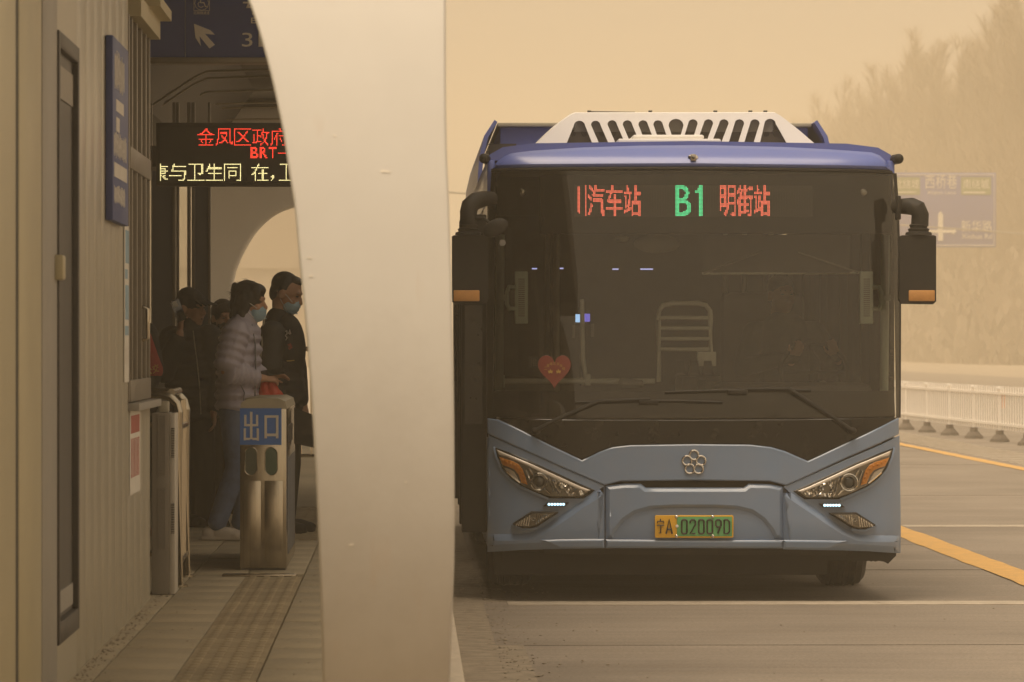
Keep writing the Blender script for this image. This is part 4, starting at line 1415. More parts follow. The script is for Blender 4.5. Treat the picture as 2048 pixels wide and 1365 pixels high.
# --- hood with the wings that rise to the glass corners
hood = [(1164, 921), (1180, 914), (1200, 904), (1225, 895), (1260, 891), (1386, 889), (1500, 890), (1543, 895), (1570, 903), (1595, 914), (1616, 923), (1680, 893), (1744, 863), (1783, 843), (1798, 836),
        (1798, 868.5), (1690, 917.5), (1600, 959.5), (1572, 971.5), (1540, 963), (1386, 961), (1240, 963), (1209, 971), (1150, 946.3), (1080, 915.3), (981, 870.3), (975, 867), (975, 837), (997, 840), (1040, 860), (1090, 886)]
panel(hood, 0.022, 0.04, 'hood', M_paint, bev=0.007, grid=0.06)
panel([(1200, 950), (1580, 950), (1575, 990), (1205, 990)], -0.03, 0.01, 'grille_slot', M_black, bev=0, grid=0.08)
# --- bumper corners and centre
bl = [(977, 869.6), (1078, 914.6), (1150, 946.4), (1209, 971.5), (1209, 1097), (1090, 1099), (1040, 1100.5), (975, 1104.5)]
panel(bl, 0.012, 0.05, 'bumper_corner', M_paint, bev=0.005, grid=0.06)
panel(mx(bl, 2), 0.012, 0.05, 'bumper_corner', M_paint, bev=0.005, grid=0.06)
panel([(1211, 977), (1250, 973), (1282, 973), (1291, 979), (1488, 979), (1498, 973), (1540, 973), (1567.5, 978), (1567.5, 1097), (1211, 1096)], 0.004, 0.05, 'bumper_centre', M_paint, bev=0.010, grid=0.06)
panel([(1211.3, 972), (1250, 968), (1282, 968), (1292, 976), (1488, 976), (1498, 968), (1540, 969), (1567.3, 974), (1567.3, 1079), (1549, 1079), (1541, 1062), (1525, 1042), (1503, 1027), (1474, 1020), (1430, 1017.5),
       (1350, 1017.5), (1302, 1020), (1272, 1028), (1249, 1043), (1233, 1063), (1227, 1078), (1211.3, 1078)], 0.028, 0.02, 'bumper_upper', M_paint, bev=0.026, grid=0.06)
panel([(1211.3, 1079.5), (1386, 1081), (1567.3, 1081), (1567.3, 1097.5), (1386, 1097), (1211.3, 1097)], 0.032, 0.03, 'bumper_lip', M_paint, bev=0.013, grid=0.06)
# raised lower cheek with its broad light-catching chamfer
chk = [(1209, 971.5), (1209, 1097.5), (1090, 1099.5), (1040, 1101), (976, 1105), (975, 1068), (1020, 1068), (1059, 1066), (1085, 1054), (1118, 1033), (1160, 1004), (1190, 984)]
panel(chk, 0.052, 0.03, 'bumper_cheek', M_paint, bev=0.044, grid=0.06, step=0.04)
panel(mx(chk, 2.5), 0.052, 0.03, 'bumper_cheek', M_paint, bev=0.044, grid=0.06, step=0.04)
lip = [(1080, 1080), (1150, 1079), (1208.6, 1078.5), (1208.6, 1096.5), (1120, 1097.5)]
panel(lip, 0.066, 0.02, 'bumper_lip', M_paint, bev=0.012, grid=0.06)
panel(mx(lip, 2), 0.066, 0.02, 'bumper_lip', M_paint, bev=0.012, grid=0.06)
MB().box(-BW + .05, 0.86, 0.36, 0.40, 0.15, 0.40).build('shade_skirt', M_black, bus)  # added black skirt, stands in for the shadow under the bus front
panel([(1085, 1098), (1386, 1098), (1700, 1100), (1690, 1112), (1386, 1110), (1090, 1109)], -0.05, 0.02, 'under_valance', M_black, bev=0, grid=0.08)

# --- headlights
HL = [(987.6, 894.5), (1012, 903), (1060, 922), (1110, 945), (1160, 968), (1190, 981), (1180, 989), (1167, 997.5), (1098, 997.5), (1070, 988), (1040, 974), (1018, 957), (1003, 939), (993, 915)]
def headlight(fx):
    T = (lambda p: mx(p, 1.5)) if fx else (lambda p: p)
    hl = panel(T(HL), 0.020, 0.03, 'headlight', M_gloss, bev=0.006, grid=0.05, step=0.03)
    inn = [(992, 899), (1013, 908), (1062, 928), (1112, 951), (1160, 973), (1180, 981), (1164, 993.5), (1100, 993), (1073, 984), (1044, 970), (1022, 953), (1008, 936), (998, 916)]
    panel(T(inn), 0.022, 0.004, 'reflector', M_refl2, hl, bev=0.0, grid=0.05)
    strip = [(994, 900), (1013, 908), (1062, 928), (1112, 951), (1160, 973), (1181, 981), (1172, 984), (1150, 976), (1100, 954), (1056, 933), (1014, 915), (998, 910)]
    panel(T(strip), 0.034, 0.01, 'light_strip', M_tubelight, hl, bev=0.006, grid=0.05)
    amb = [(998, 914), (1012, 919), (1026, 923), (1037, 929), (1045, 939), (1051, 955), (1055, 970), (1043, 966), (1037, 950), (1029, 940), (1018, 935), (1006, 931)]
    am = panel(T(amb), 0.033, 0.01, 'turn_signal', M_amber, hl, bev=0.003, grid=0.05)
    inl = [(1009, 936), (1018, 938), (1028, 944), (1034, 953), (1038, 963), (1025, 953), (1015, 945)]
    panel(T(inl), 0.03, 0.008, 'inner_lens', M_tubelight, hl, bev=0.003, grid=0)
    # projector
    cx_, cy_ = T([(1078.5, 964)])[0]
    c = P3(cx_, cy_, 0.03)
    n_ = 28
    MB().tube([c + Vector((0.052 * math.cos(t * 2 * math.pi / n_), -0.004, 0.052 * math.sin(t * 2 * math.pi / n_))) for t in range(n_)], 0.007, 8, closed=True).build('projector_ring', M_chrome, hl)
    MB().tube([c + Vector((0.041 * math.cos(t * 2 * math.pi / n_), -0.002, 0.041 * math.sin(t * 2 * math.pi / n_))) for t in range(n_)], 0.004, 8, closed=True).build('projector_ring', M_refl, hl)
    MB().ell(c + Vector((0, 0.004, 0)), (0.035, 0.016, 0.035), 18).build('projector_lens', M_lens, hl)
    # facets and blades of the low beam section
    b = MB(); r = random.Random(31 + fx)
    for k in range(46):
        x = r.uniform(1108, 1166); lo = 956 + (x - 1108) * 0.42; hi = 990
        if hi - lo < 4: continue
        y_ = r.uniform(lo, hi)
        (x, y_), = T([(x, y_)])
        c = P3(x, y_, 0.027)
        s = r.uniform(0.006, 0.013)
        M_ = Matrix.Translation(c) @ Matrix.Rotation(r.uniform(-.7, .7), 4, 'Y') @ Matrix.Rotation(r.uniform(-.6, .6), 4, 'X') @ Matrix.Rotation(r.uniform(-.6, .6), 4, 'Z')
        b.box(-s * .5, s * .5, -.004, .004, -s, s, mtx=M_)
    b.build('facets', M_chrome, hl)['kind'] = 'stuff'
    b = MB()
    for (xa, ya, xb, yb) in ((1058, 936, 1066, 950), (1052, 940, 1060, 962), (1096, 952, 1107, 985), (1090, 978, 1101, 988), (1104, 960, 1118, 990), (1014, 944, 1040, 966)):
        (xa, ya), (xb, yb) = T([(xa, ya), (xb, yb)])
        b.tube([P3(xa, ya, .03), P3(xb, yb, .03)], 0.006, 6)
    b.build('blade', M_chrome, hl)
    for t in range(8):
        x = [1005, 1013, 1021, 1029, 1036, 1042, 1046, 1049][t]; y_ = [921, 925, 928, 931, 937, 945, 954, 963][t]
        (x, y_), = T([(x, y_)])
        MB().ell(P3(x, y_, .036), (0.009, 0.004, 0.009), 8).build('signal_bulb', M_amber, am)
    panel(T(inn), 0.05, 0.002, 'cover', M_lampglass, hl, bev=0, grid=0.05, sharp=180)
    rim = [(987.6, 894.5), (993, 915), (1003, 939), (1018, 957), (1040, 974), (1070, 988), (1096, 999)]
    MB().tube([P3(x, y_, 0.016) for x, y_ in T(rim)], 0.011, 8).build('lower_rim', M_paint, hl)
headlight(0); headlight(1)
def drl(fx):
    T = (lambda p: mx(p, 2)) if fx else (lambda p: p)
    d = panel(T([(1086, 1013), (1096, 1005.5), (1138, 1005.5), (1131, 1013)]), 0.047, 0.03, 'running_light', M_black, bev=0.003, grid=0)
    for k in range(6):
        (x, y_), = T([(1098 + k * 5.8, 1009.3)])
        MB().ell(P3(x, y_, 0.049), (0.0095, 0.004, 0.009), 10).build('led', M_drl, d)
drl(0); drl(1)
def fog(fx):
    T = (lambda p: mx(p, 2)) if fx else (lambda p: p)
    pts = [(1023, 1049), (1063, 1023.5), (1117, 1024), (1116, 1027), (1074, 1054), (1060, 1057.5), (1046, 1057)]
    f = panel(T(pts), 0.062, 0.06, 'fog_light', M_black, bev=0.006, grid=0, step=0.03)
    inn = [(1028, 1049), (1065, 1027), (1109, 1027.5), (1073, 1050), (1058, 1054), (1044, 1053)]
    panel(T(inn), 0.065, 0.004, 'reflector', M_refl2, f, bev=0, grid=0)
    b = MB()
    for k in range(15):
        x = 1034 + k * 4.9
        lo = 1028 if x > 1062 else 1028 + (1062 - x) * 0.62
        hi = 1053 if x < 1068 else 1053 - (x - 1068) * 0.64
        if hi - lo < 3 or abs(x - 1066) < 6: continue
        (xa, ya), (xb, yb) = T([(x + 1, lo + 1), (x - 2, hi - 1)])
        b.tube([P3(xa, ya, .067), P3(xb, yb, .067)], 0.0048, 6)
    b.build('lens_ribs', M_chrome, f)['kind'] = 'stuff'
    (cx_, cy_), = T([(1066, 1038)])
    c = P3(cx_, cy_, .07)
    MB().tube([c + Vector((0.011 * math.cos(t * .449), 0, 0.011 * math.sin(t * .449))) for t in range(14)], 0.0035, 6, closed=True).build('bulb_ring', M_chrome, f)
    panel(T(inn), 0.080, 0.002, 'cover', M_lampglass, f, bev=0, grid=0)
    (xa, ya), (xb, yb), (xc, yc) = T([(1024, 1049), (1046, 1060), (1074, 1057)])
    MB().tube([P3(xa, ya, .05), P3(xb, yb, .05), P3(xc, yc, .05)], 0.008, 8).build('lower_rim', M_paint, f)
fog(0); fog(1)

# --- emblem, nose camera, plate
em = empty('emblem', (0, 0, 0)); em.parent = bus
b = MB()
for (x, y_) in ((1388, 910.5), (1374, 921.5), (1402, 921.5), (1379.5, 938), (1397, 938)):
    c = P3(x, y_, 0.028)
    MB().tube([c + Vector((0.0285 * math.cos(t * .3142), 0, 0.0285 * math.sin(t * .3142))) for t in range(20)], 0.0074, 8, closed=True).build('ring', M_chrome, em)
nc = empty('nose_camera', P3(1386, 316, 0.0)); nc.parent = bus
MB().ell((0, 0, 0), (0.034, 0.02, 0.024), 18).build('housing', M_chrome, nc)
MB().box(-0.018, 0.018, -0.034, 0, -0.02, 0.02, 0.004).build('lens_block', M_refl, nc)
MB().ell((0, -0.034, 0), (0.009, 0.004, 0.009), 12).build('lens', M_lens, nc)
pl = panel([(1310, 1033), (1312, 1031), (1465, 1031), (1467, 1033), (1467, 1074), (1465, 1076), (1312, 1076), (1310, 1074)], 0.036, 0.01, 'licence_plate', M_plateyel, bev=0.002, grid=0)
panel([(1354, 1034), (1464, 1034), (1464, 1073), (1354, 1073)], 0.0375, 0.002, 'green_field', M_plategreen, pl, bev=0, grid=0)
def ftext(s, x0, x1, yt, yb, off, m, parent, space=1.0):
    O, A, C = P3(x0, yb, off), P3(x1, yb, off), P3(x0, yt, off)
    return text_on('lettering', s, O, A - O, C - O, m, parent, 0.0, 0.002, space)
def fstroke(lines, r, off, m, parent):
    b = MB()
    for ln in lines:
        b.tube([P3(x, y_, off) for x, y_ in ln], r, 6)
    return b.build('lettering', m, parent)
ink = 0.006
# 宁 and A drawn with the plate's own stroke widths
fstroke([[(1321, 1038), (1321, 1042)], [(1315, 1047), (1315, 1043), (1327.5, 1043), (1327.5, 1047)], [(1314, 1051), (1328.5, 1051)], [(1321.5, 1051), (1321.5, 1067), (1318, 1066)]], 0.0036, 0.039, M_plateink, pl)
fstroke([[(1332.5, 1068), (1338.5, 1039), (1344.5, 1068)], [(1334.5, 1059), (1342.5, 1059)]], ink, 0.039, M_plateink, pl)
def digit(ch, x0, w=10.5, yt=1040, yb=1067.5):
    x1 = x0 + w; xm = (x0 + x1) / 2; r_ = 3.2
    def rr_(xa, xb, ya, yb_): 
        return [(xa, ya + r_), (xa + 1, ya + 1), (xa + r_, ya), (xb - r_, ya), (xb - 1, ya + 1), (xb, ya + r_), (xb, yb_ - r_), (xb - 1, yb_ - 1), (xb - r_, yb_), (xa + r_, yb_), (xa + 1, yb_ - 1), (xa, yb_ - r_), (xa, ya + r_)]
    if ch == '0': return [rr_(x0, x1, yt, yb)]
    if ch == '2': return [[(x0, yt + 7), (x0, yt + 3), (x0 + 3, yt), (x1 - 3, yt), (x1, yt + 3), (x1, yt + 9), (x0, yb), (x1, yb)]]
    if ch == '9': return [[(x1, yt + 12), (x1, yt + 3), (x1 - 3, yt), (x0 + 3, yt), (x0, yt + 3), (x0, yt + 11), (x0 + 3, yt + 14), (x1 - 3, yt + 14), (x1, yt + 11)], [(x1, yt + 10), (x0 + 4, yb)]]
    if ch == 'D': return [[(x0, yt), (x1 - 4, yt), (x1, yt + 4), (x1, yb - 4), (x1 - 4, yb), (x0, yb), (x0, yt)]]
for k, ch in enumerate('02009D'):
    fstroke(digit(ch, 1363.5 + k * 17.0), ink, 0.0395, M_plateink, pl)
for (x, y_) in ((1353, 1034), (1353, 1072.5), (1425.5, 1034), (1425.5, 1072.5)):
    MB().ell(P3(x, y_, 0.038), (0.0105, 0.006, 0.0105), 12).build('screw', M_chrome, pl)
MB().ell(P3(1354, 1053, 0.038), (0.010, 0.002, 0.010), 12).build('round_sticker', M_paper, pl)

# --- wipers
def wiper(blade, arm, pivot):
    w = empty('wiper', (0, 0, 0)); w.parent = bus
    MB().tube([P3(x, y_, 0.045) for x, y_ in blade], 0.008, 6).build('blade', M_black, w)
    MB().tube([P3(x, y_ + 2.5, 0.028) for x, y_ in blade], 0.005, 6).build('rubber', M_black, w)
    MB().tube([P3(x, y_, 0.06) for x, y_ in arm], [0.016] + [0.013] * (len(arm) - 2) + [0.008], 8).build('arm', M_black, w)
    MB().ell(P3(pivot[0], pivot[1], 0.03), (0.03, 0.03, 0.022), 12).build('pivot', M_black, w)
    mid_ = [(blade[0][0] + blade[-1][0]) / 2, blade[0][1]]
    MB().box(-0.06, 0.06, -0.014, 0.014, -0.014, 0.014, 0.004).build('clip', M_black, w, loc=P3(mid_[0], mid_[1], 0.055))
wiper([(1150, 805), (1270, 802), (1360, 802), (1445, 805)], [(1074, 861), (1100, 846), (1197, 803), (1300, 798.5)], (1072, 862))
wiper([(1330, 784.5), (1440, 781), (1540, 780), (1622, 781)], [(1704, 862), (1670, 838), (1578, 778), (1490, 779)], (1704, 862))

# --- mirrors
def mirror(fx):
    T = (lambda p: mx(p, 0)) if fx else (lambda p: p)
    X = lambda x: (T([(x, 0)])[0][0])
    y0 = 0.02
    def q(x, y_, d=0.0):
        v = at(X(x), y_, BY + y0 + d); return Vector((v.x - BC, y0 + d, v.z))
    mr = empty('mirror', (0, 0, 0)); mr.parent = bus
    # body: tapered rounded box
    b = MB()
    pts = [q(x, y_) for x, y_ in ((904, 473), (908, 471), (972, 471), (977, 474), (977, 600), (972, 608), (910, 609), (904, 603))]
    b.prism(pts, (0, 0.12, 0))
    b.build('housing', M_black, mr, bev=0.018, sharp=60)
    a, c = q(907, 603), q(959, 581)
    x0_, x1_ = min(a.x, c.x), max(a.x, c.x)
    MB().box(x0_, x1_, y0 - 0.012, y0 + 0.01, a.z, c.z, 0.006).build('side_marker', M_marker, mr)
    pts = []
    for k, (yy, w_) in enumerate(((470, 27), (465, 26), (463, 20), (458, 22), (456, 17), (450, 19), (448, 16))):
        pts.append((yy, w_))
    cx_ = q(937, 460).x
    b = MB()
    for i in range(len(pts) - 1):
        z0, z1 = q(937, pts[i][0]).z, q(937, pts[i + 1][0]).z
        b.cone((cx_, y0 + .06, z0), (cx_, y0 + .06, z1), pts[i][1] / 322 , pts[i + 1][1] / 322, 18)
    b.build('bellows', M_black, mr)
    # elbow arm back to the front post
    el = [q(937, 452, .06), q(937, 425, .06), q(940, 412, .07), q(950, 403, .10), q(968, 398, .16), q(985, 398, .22)] if not fx else [q(937, 452, .06), q(936, 430, .06), q(941, 418, .06), q(953, 413, .08), q(970, 413, .14), q(984, 413, .2)]
    MB().tube(el, [0.055, 0.055, 0.056, 0.055, 0.05, 0.045], 14).build('arm', M_black, mr)
    if fx:
        a, c = q(983, 440, .1), q(975, 392, .1)
        MB().box(min(a.x, c.x), max(a.x, c.x), y0 + 0.08, y0 + .2, a.z, c.z, 0.006).build('bracket', M_black, mr)
    else:
        o = MB().ell((0, 0, 0), (0.085, 0.02, 0.052), 18).build('kerb_mirror', M_black, mr)
        o.location = q(991, 456, -0.05); o.rotation_euler = (0, -0.45, 0)
        MB().tube([q(951, 437, 0.0), q(968, 437, -0.03), q(990, 456, -0.06)], 0.010, 8).build('kerb_mirror_arm', M_black, mr)
mirror(0); mirror(1)
for sx in (-1, 1):
    MB().cap((sx * (BW + .005), 0.42, 2.77), (sx * (BW + .02), 0.30, 2.77), 0.032).build('marker_lamp', M_black, bus)

# --- roof unit (white pod) 1.9 m behind the front
PY = 1.9
def R3(px, py, d=PY, off=0.0):
    v = at(px, py, BY + d); return Vector((v.x - BC, d - off, v.z))
pod_out = [(1059, 303), (1062, 297), (1075, 286), (1090, 271), (1109, 254), (1126, 241), (1143, 229), (1152, 225.5), (1553, 225), (1560, 229), (1572, 238), (1599, 260), (1620, 279), (1638, 294), (1642, 303)]
holes = []
def hole(x0t, x1t, x0b, x1b, yt, yb):
    """rounded vent slot: rounded top, slightly rounded bottom"""
    pts = []
    cxt, rt_ = (x0t + x1t) / 2, (x1t - x0t) / 2
    pts.append((x0b + 2.5, yb)); 
    pts.append((x0b, yb - 3))
    for k in range(7):
        t = math.pi * (1 - k / 6)
        pts.append((cxt + rt_ * math.cos(t), yt + rt_ * 0.9 - rt_ * 0.9 * math.sin(t)))
    pts.append((x1b, yb - 3)); pts.append((x1b - 2.5, yb))
    return pts
H = [hole(1148, 1171, 1131, 1187, 241, 296)]
for (t, bx, dx) in ((1192, 1209, 0), (1225, 1242, 0), (1255.5, 1272, 0), (1287, 1302, 0), (1317, 1330, 0)):
    H.append(hole(t - 9.5, t + 9.5, bx - 9.5, bx + 9.5, 240 if t > 1200 else 241, 293))
H.append(hole(1338, 1368, 1350, 1356, 237, 293))
for (t, bx) in ((1387, 1373), (1418, 1402), (1449, 1432), (1480, 1466), (1511, 1497)):
    H.append(hole(t - 9.5, t + 9.5, bx - 9.5, bx + 9.5, 238, 292))
H.append(hole(1530, 1553, 1519, 1576, 237, 294))
# face sheet with the slots cut: one surface built by bridging strips column by column is fragile, so cut with a curve fill
def fill_with_holes(outer, inner):
    cu = bpy.data.curves.new('tmp_fill', 'CURVE')
    cu.dimensions = '2D'; cu.fill_mode = 'BOTH'; cu.extrude = 0.01
    for ring in [outer] + inner:
        sp = cu.splines.new('POLY'); sp.points.add(len(ring) - 1)
        for q_, (x, y_) in zip(sp.points, ring): q_.co = (x / 100, y_ / 100, 0, 1)
        sp.use_cyclic_u = True
    o_ = bpy.data.objects.new('tmp_fill', cu); COL.objects.link(o_)
    bpy.context.view_layer.update()
    me_ = bpy.data.meshes.new_from_object(o_.evaluated_get(bpy.context.evaluated_depsgraph_get()))
    bpy.data.objects.remove(o_); bpy.data.curves.remove(cu)
    return me_
pod = empty('roof_unit', (0, 0, 0)); pod.parent = bus
me = fill_with_holes(pod_out, H)
for v in me.vertices:
    x, y_, zz = v.co.x * 100, v.co.y * 100, v.co.z
    p_ = R3(x, y_, PY)
    v.co = Vector((p_.x, PY + 0.006 + zz * 0.6 + 0.30 * max(0, (p_.z - 2.90)) , p_.z))
me.name = 'front_grille'
finish(me, 'front_grille', M_pod, pod, 35)
body = [R3(x, y_) for x, y_ in pod_out]
MB().prism([v + Vector((0, 0.30, -0.004)) for v in body], (0, 2.0, 0)).build('cover', M_pod, pod, bev=0.02)
# rounded shoulder between face and cover
b = MB()
top_e = [R3(x, y_) for x, y_ in pod_out]
rings = []
for k in range(5):
    t = k / 4
    rings.append([b.bm.verts.new(v + Vector((0, 0.02 + 0.30 * t + 0.30 * max(0, v.z - 2.90) * (1 - t), 0.016 * math.sin(t * math.pi / 2)))) for v in top_e])
for k in range(4):
    for i in range(len(top_e) - 1):
        b.bm.faces.new((rings[k][i], rings[k][i + 1], rings[k + 1][i + 1], rings[k + 1][i]))
b.build('shoulder', M_pod, pod, sharp=60)
M_meshm = mat('vent_mesh', (0.16, 0.135, 0.10), 0.6)
M_ventback = mat('vent_inner', (0.20, 0.17, 0.13), 0.7)
# dark inside with round blowers and wire mesh
a, c = R3(1120, 300), R3(1585, 258)
MB().box(a.x, c.x, PY + .16, PY + .2, a.z, c.z).build('inner_wall', M_ventback, pod)
a2, c2 = R3(1150, 262), R3(1548, 236)
MB().box(a2.x, c2.x, PY + .10, PY + .159, a2.z, c2.z).build('inner_beam', M_panel, pod)
for x in (1147, 1170, 1206, 1228, 1252, 1290, 1322, 1372, 1412, 1448, 1488, 1510, 1536, 1556):
    cc = R3(x, 266)
    MB().cone((cc.x, PY + .14, cc.z), (cc.x, PY + .165, cc.z), 0.02, 0.02, 14).build('blower', M_dark, pod)
b = MB()
mz0, mz1 = a.z, R3(1150, 234).z
xlo, xhi = R3(1126, 296).x, R3(1580, 296).x
x = a.x
while x < c.x + .3:
    for s in (1, -1):
        p0 = Vector((x, PY + .095, mz0)); p1 = Vector((x + s * (mz1 - mz0) * 0.55, PY + .095 , mz1))
        if p1.x < R3(1148, 234).x or p1.x > R3(1550, 234).x: p1 = p0.lerp(p1, .45)
        if min(p0.x, p1.x) < xlo or max(p0.x, p1.x) > xhi: continue
        w = Vector((0.0016, 0, 0))
        b.quad(p0 - w, p0 + w, p1 + w, p1 - w)
    x += 0.013
b.build('wire_mesh', M_meshm, pod, recalc=False)['kind'] = 'stuff'
for x in (1178, 1300, 1430, 1500, 1530):
    v = R3(x, 224.5, PY + .5)
    MB().box(v.x - .012, v.x + .012, PY + .45, PY + .5, v.z - .02, v.z + .008).build('clip', M_dark, pod)
v0, v1 = R3(1180, 224.5, PY + 1.2), R3(1270, 226, PY + 1.2)
MB().tube([v0, v1], 0.008, 6).build('cable', M_dark, pod)
# hatch lid in front of the pod
ht = empty('roof_hatch', (0, 0, 0)); ht.parent = bus
def hbox(x0, x1, yt, yb, d0, d1, nm, bev):
    a, c = R3(x0, yb, d0), R3(x1, yt, d0)
    MB().box(a.x, c.x, d0, d1, a.z, c.z, bev).build(nm, M_pod, ht)
hbox(1236, 1442, 278, 291, 0.9, 1.6, 'rim', 0.012)
hbox(1266, 1408, 270, 279, 1.0, 1.5, 'lid', 0.012)
hbox(1250, 1430, 289, 300, 0.93, 1.58, 'base', 0.004)
# battery housing and side fairings further back
def Q3(px, py, d): 
    v = at(px, py, BY + d); return Vector((v.x - BC, d, v.z))
a, c = Q3(1000, 330, 4.6), Q3(1615, 255, 4.6)
MB().box(a.x, -a.x, 4.6, 11.2, 2.86, c.z).build('battery_housing', M_roof, bus, bev=0.01)
MB().box(a.x - .02, -a.x + .02, 4.54, 11.25, c.z, c.z + .028).build('battery_lid', M_panel, bus, bev=0.006)
for sx in (-1, 1):
    b = MB()
    prof = [(1.285, 2.74), (1.27, 2.95), (1.235, 3.10), (1.16, 3.215), (1.14, 3.20), (1.205, 3.09), (1.24, 2.95), (1.255, 2.74)]
    b.prism([(sx * x, 4.35, z) for x, z in prof], (0, 7.3, 0))
    b.build('roof_fairing', M_roof, bus, bev=0.004)
    MB().box(min(sx * 1.20, sx * 1.0), max(sx * 1.20, sx * 1.0), 4.5, 4.56, 2.80, 3.05).build('fairing_bulkhead', M_dark, bus)

# --- wheels, mudflap, open doors
def wheel(x, y_, w):
    wh = empty('wheel', (x, y_, 0.48)); wh.parent = bus
    b = MB()
    prof = [(-w / 2, 0.30), (-w / 2, 0.44), (-w / 2 + .03, 0.475), (-w / 2 + .06, 0.482), (w / 2 - .06, 0.482), (w / 2 - .03, 0.475), (w / 2, 0.44), (w / 2, 0.30)]
    n_ = 36
    rings = []
    for k in range(n_):
        t = 2 * math.pi * k / n_
        rings.append([b.bm.verts.new((px_, r_ * math.cos(t), r_ * math.sin(t))) for px_, r_ in prof])
    for k in range(n_):
        A_, B_ = rings[k], rings[(k + 1) % n_]
        for i in range(len(prof) - 1):
            b.bm.faces.new((A_[i], A_[i + 1], B_[i + 1], B_[i]))
    for k in range(5):                                  # tread grooves as raised ribs
        xx = -w / 2 + .07 + k * (w - .14) / 4
        b.tube([(xx, 0.484 * math.cos(t * 2 * math.pi / n_), 0.484 * math.sin(t * 2 * math.pi / n_)) for t in range(n_)], 0.009, 5, closed=True)
    b.build('tyre', M_tyre, wh)
    MB().cone((-w / 2 + .02, 0, 0), (w / 2 - .02, 0, 0), 0.30, 0.30, 24).build('rim', M_greytrim, wh)
for sx in (-1, 1):
    wheel(sx * 1.105, 2.1, 0.30)
    wheel(sx * 1.0, 8.6, 0.50)
MB().box(-0.95, 0.95, 2.0, 2.2, 0.30, 0.55).build('axle', M_black, bus)
b = MB()
mf = [(1735, 1098), (1793, 1106), (1792, 1112), (1776, 1128), (1768, 1124), (1757, 1122), (1750, 1124), (1748, 1121), (1742, 1124), (1739, 1118), (1736, 1112)]
b.prism([Q3(x, y_, 0.5) for x, y_ in mf], (0, 0.03, 0)).build('mud_flap', M_black, bus)
for (L0, w) in ((0.34, 0.16), (1.62, 0.16), (5.2, 0.13), (6.6, 0.15)):      # folded door leaves standing out over the kerb gap
    dr = MB().box(-BW - w, -BW - 0.002, L0, L0 + 0.05, 0.42, 2.42, 0.01).build('door_leaf', M_black, bus)
    MB().box(-BW - w + .02, -BW - .03, L0 - 0.004, L0 - 0.001, 1.1, 2.3).build('door_glass', M_gloss, dr)
for k in range(6):
    MB().box(-BW - .004, -BW + .001, 1.9 + k * 1.5, 1.93 + k * 1.5, 1.03, 2.49).build('window_seal', M_black, bus)

# --- cabin seen through the glass
MB().box(-1.2, 1.2, 0.32, 0.95, 0.55, 1.22).build('dashboard', M_int, bus, bev=0.05)
MB().box(0.15, 1.15, 0.35, 0.9, 1.22, 1.36).build('instrument_hood', M_int, bus, bev=0.06)
MB().box(-1.15, 1.15, 9.2, 9.3, 0.36, 2.66).build('rear_bulkhead', M_int, bus)
def Cb(px, py, d): return Q3(px, py, d)
for (px_, m_) in ((1001, M_mint), (1771, M_mint)):
    MB().tube([Cb(px_, 470, .36), Cb(px_ - 3, 782, .26)], 0.027, 10).build('grab_pole', m_, bus)
hr = MB().tube([Cb(1000, 763, .42), Cb(1310, 763, .42)], 0.018, 10).build('handrail', M_rail, bus)
MB().box(-.02, .02, -.02, .02, -.04, .04, .006).build('rail_joint', M_mint, bus, loc=Cb(1003, 763, .42))
MB().box(-.02, .02, -.02, .02, -.035, .035, .006).build('rail_joint', M_rail, bus, loc=Cb(1175, 760, .42))
MB().tube([Cb(1172, 763, .42), Cb(1166, 715, .5), Cb(1164, 600, .6)], 0.014, 8).build('stanchion', M_rail, bus)
rk = empty('rack', (0, 0, 0)); rk.parent = bus
D_ = 0.9
MB().tube([Cb(1318, 764, D_), Cb(1317, 640, D_), Cb(1318, 622, D_), Cb(1326, 611, D_), Cb(1345, 607, D_), Cb(1395, 607, D_), Cb(1412, 611, D_), Cb(1420, 622, D_), Cb(1421, 640, D_), Cb(1421, 705, D_)], 0.0165, 10).build('frame', M_rail, rk)
for y_ in (636, 657, 678, 699):
    MB().tube([Cb(1318, y_, D_), Cb(1421, y_, D_)], 0.0125, 8).build('bar', M_rail, rk)
a, c = Cb(1394, 733, D_), Cb(1432, 704, D_)
MB().box(a.x, c.x, D_ - .02, D_ + .1, a.z, c.z, .006).build('card_box', M_rail, bus)
for x in (1361, 1389, 1416):
    MB().prism([Cb(x - 12, 752, .4), Cb(x - 7, 722, .4), Cb(x + 7, 722, .4), Cb(x + 12, 752, .4), Cb(x + 6, 746, .4), Cb(x - 6, 746, .4)], (0, .04, 0)).build('hook', M_black, bus)
b = MB().cap(Cb(1246, 766, .4), Cb(1280, 768, .4), 0.032, 0.026, 10).build('bottle_holder', M_intl, bus)
def fan(fx):
    T = (lambda x: 2 * MXC - x) if fx else (lambda x: x)
    f = empty('fan_unit', (0, 0, 0)); f.parent = bus
    a, c = Cb(T(1030), 648, .32), Cb(T(1056), 543, .32)
    MB().box(min(a.x, c.x), max(a.x, c.x), .32, .40, a.z, c.z, .006).build('housing', M_mint, f)
    for k in range(20):
        z = a.z + (c.z - a.z) * (0.15 + 0.7 * k / 19)
        xm = (a.x + c.x) / 2
        MB().box(xm - .02, xm + .02,   .314, .321, z - .003, z + .003).build('louvre', M_greytrim, f)
    MB().tube([Cb(T(1030), 575, .33), Cb(T(1018), 574, .3), Cb(T(1014), 585, .29), Cb(T(1014), 608, .29), Cb(T(1018), 618, .3), Cb(T(1030), 618, .33)], 0.014, 8).build('handle', M_mint, f)
    MB().box(-.03, .03, -.02, .02, -.02, .02, .004).build('clamp', M_mint, f, loc=Cb(T(1006), 596, .3))
fan(0); fan(1)
for (x, y_) in ((1045, 385), (1727, 386)):
    MB().ell(P3(x, y_, -0.03), (0.025, 0.008, 0.025), 14).build('round_reflector', M_refl, bus)
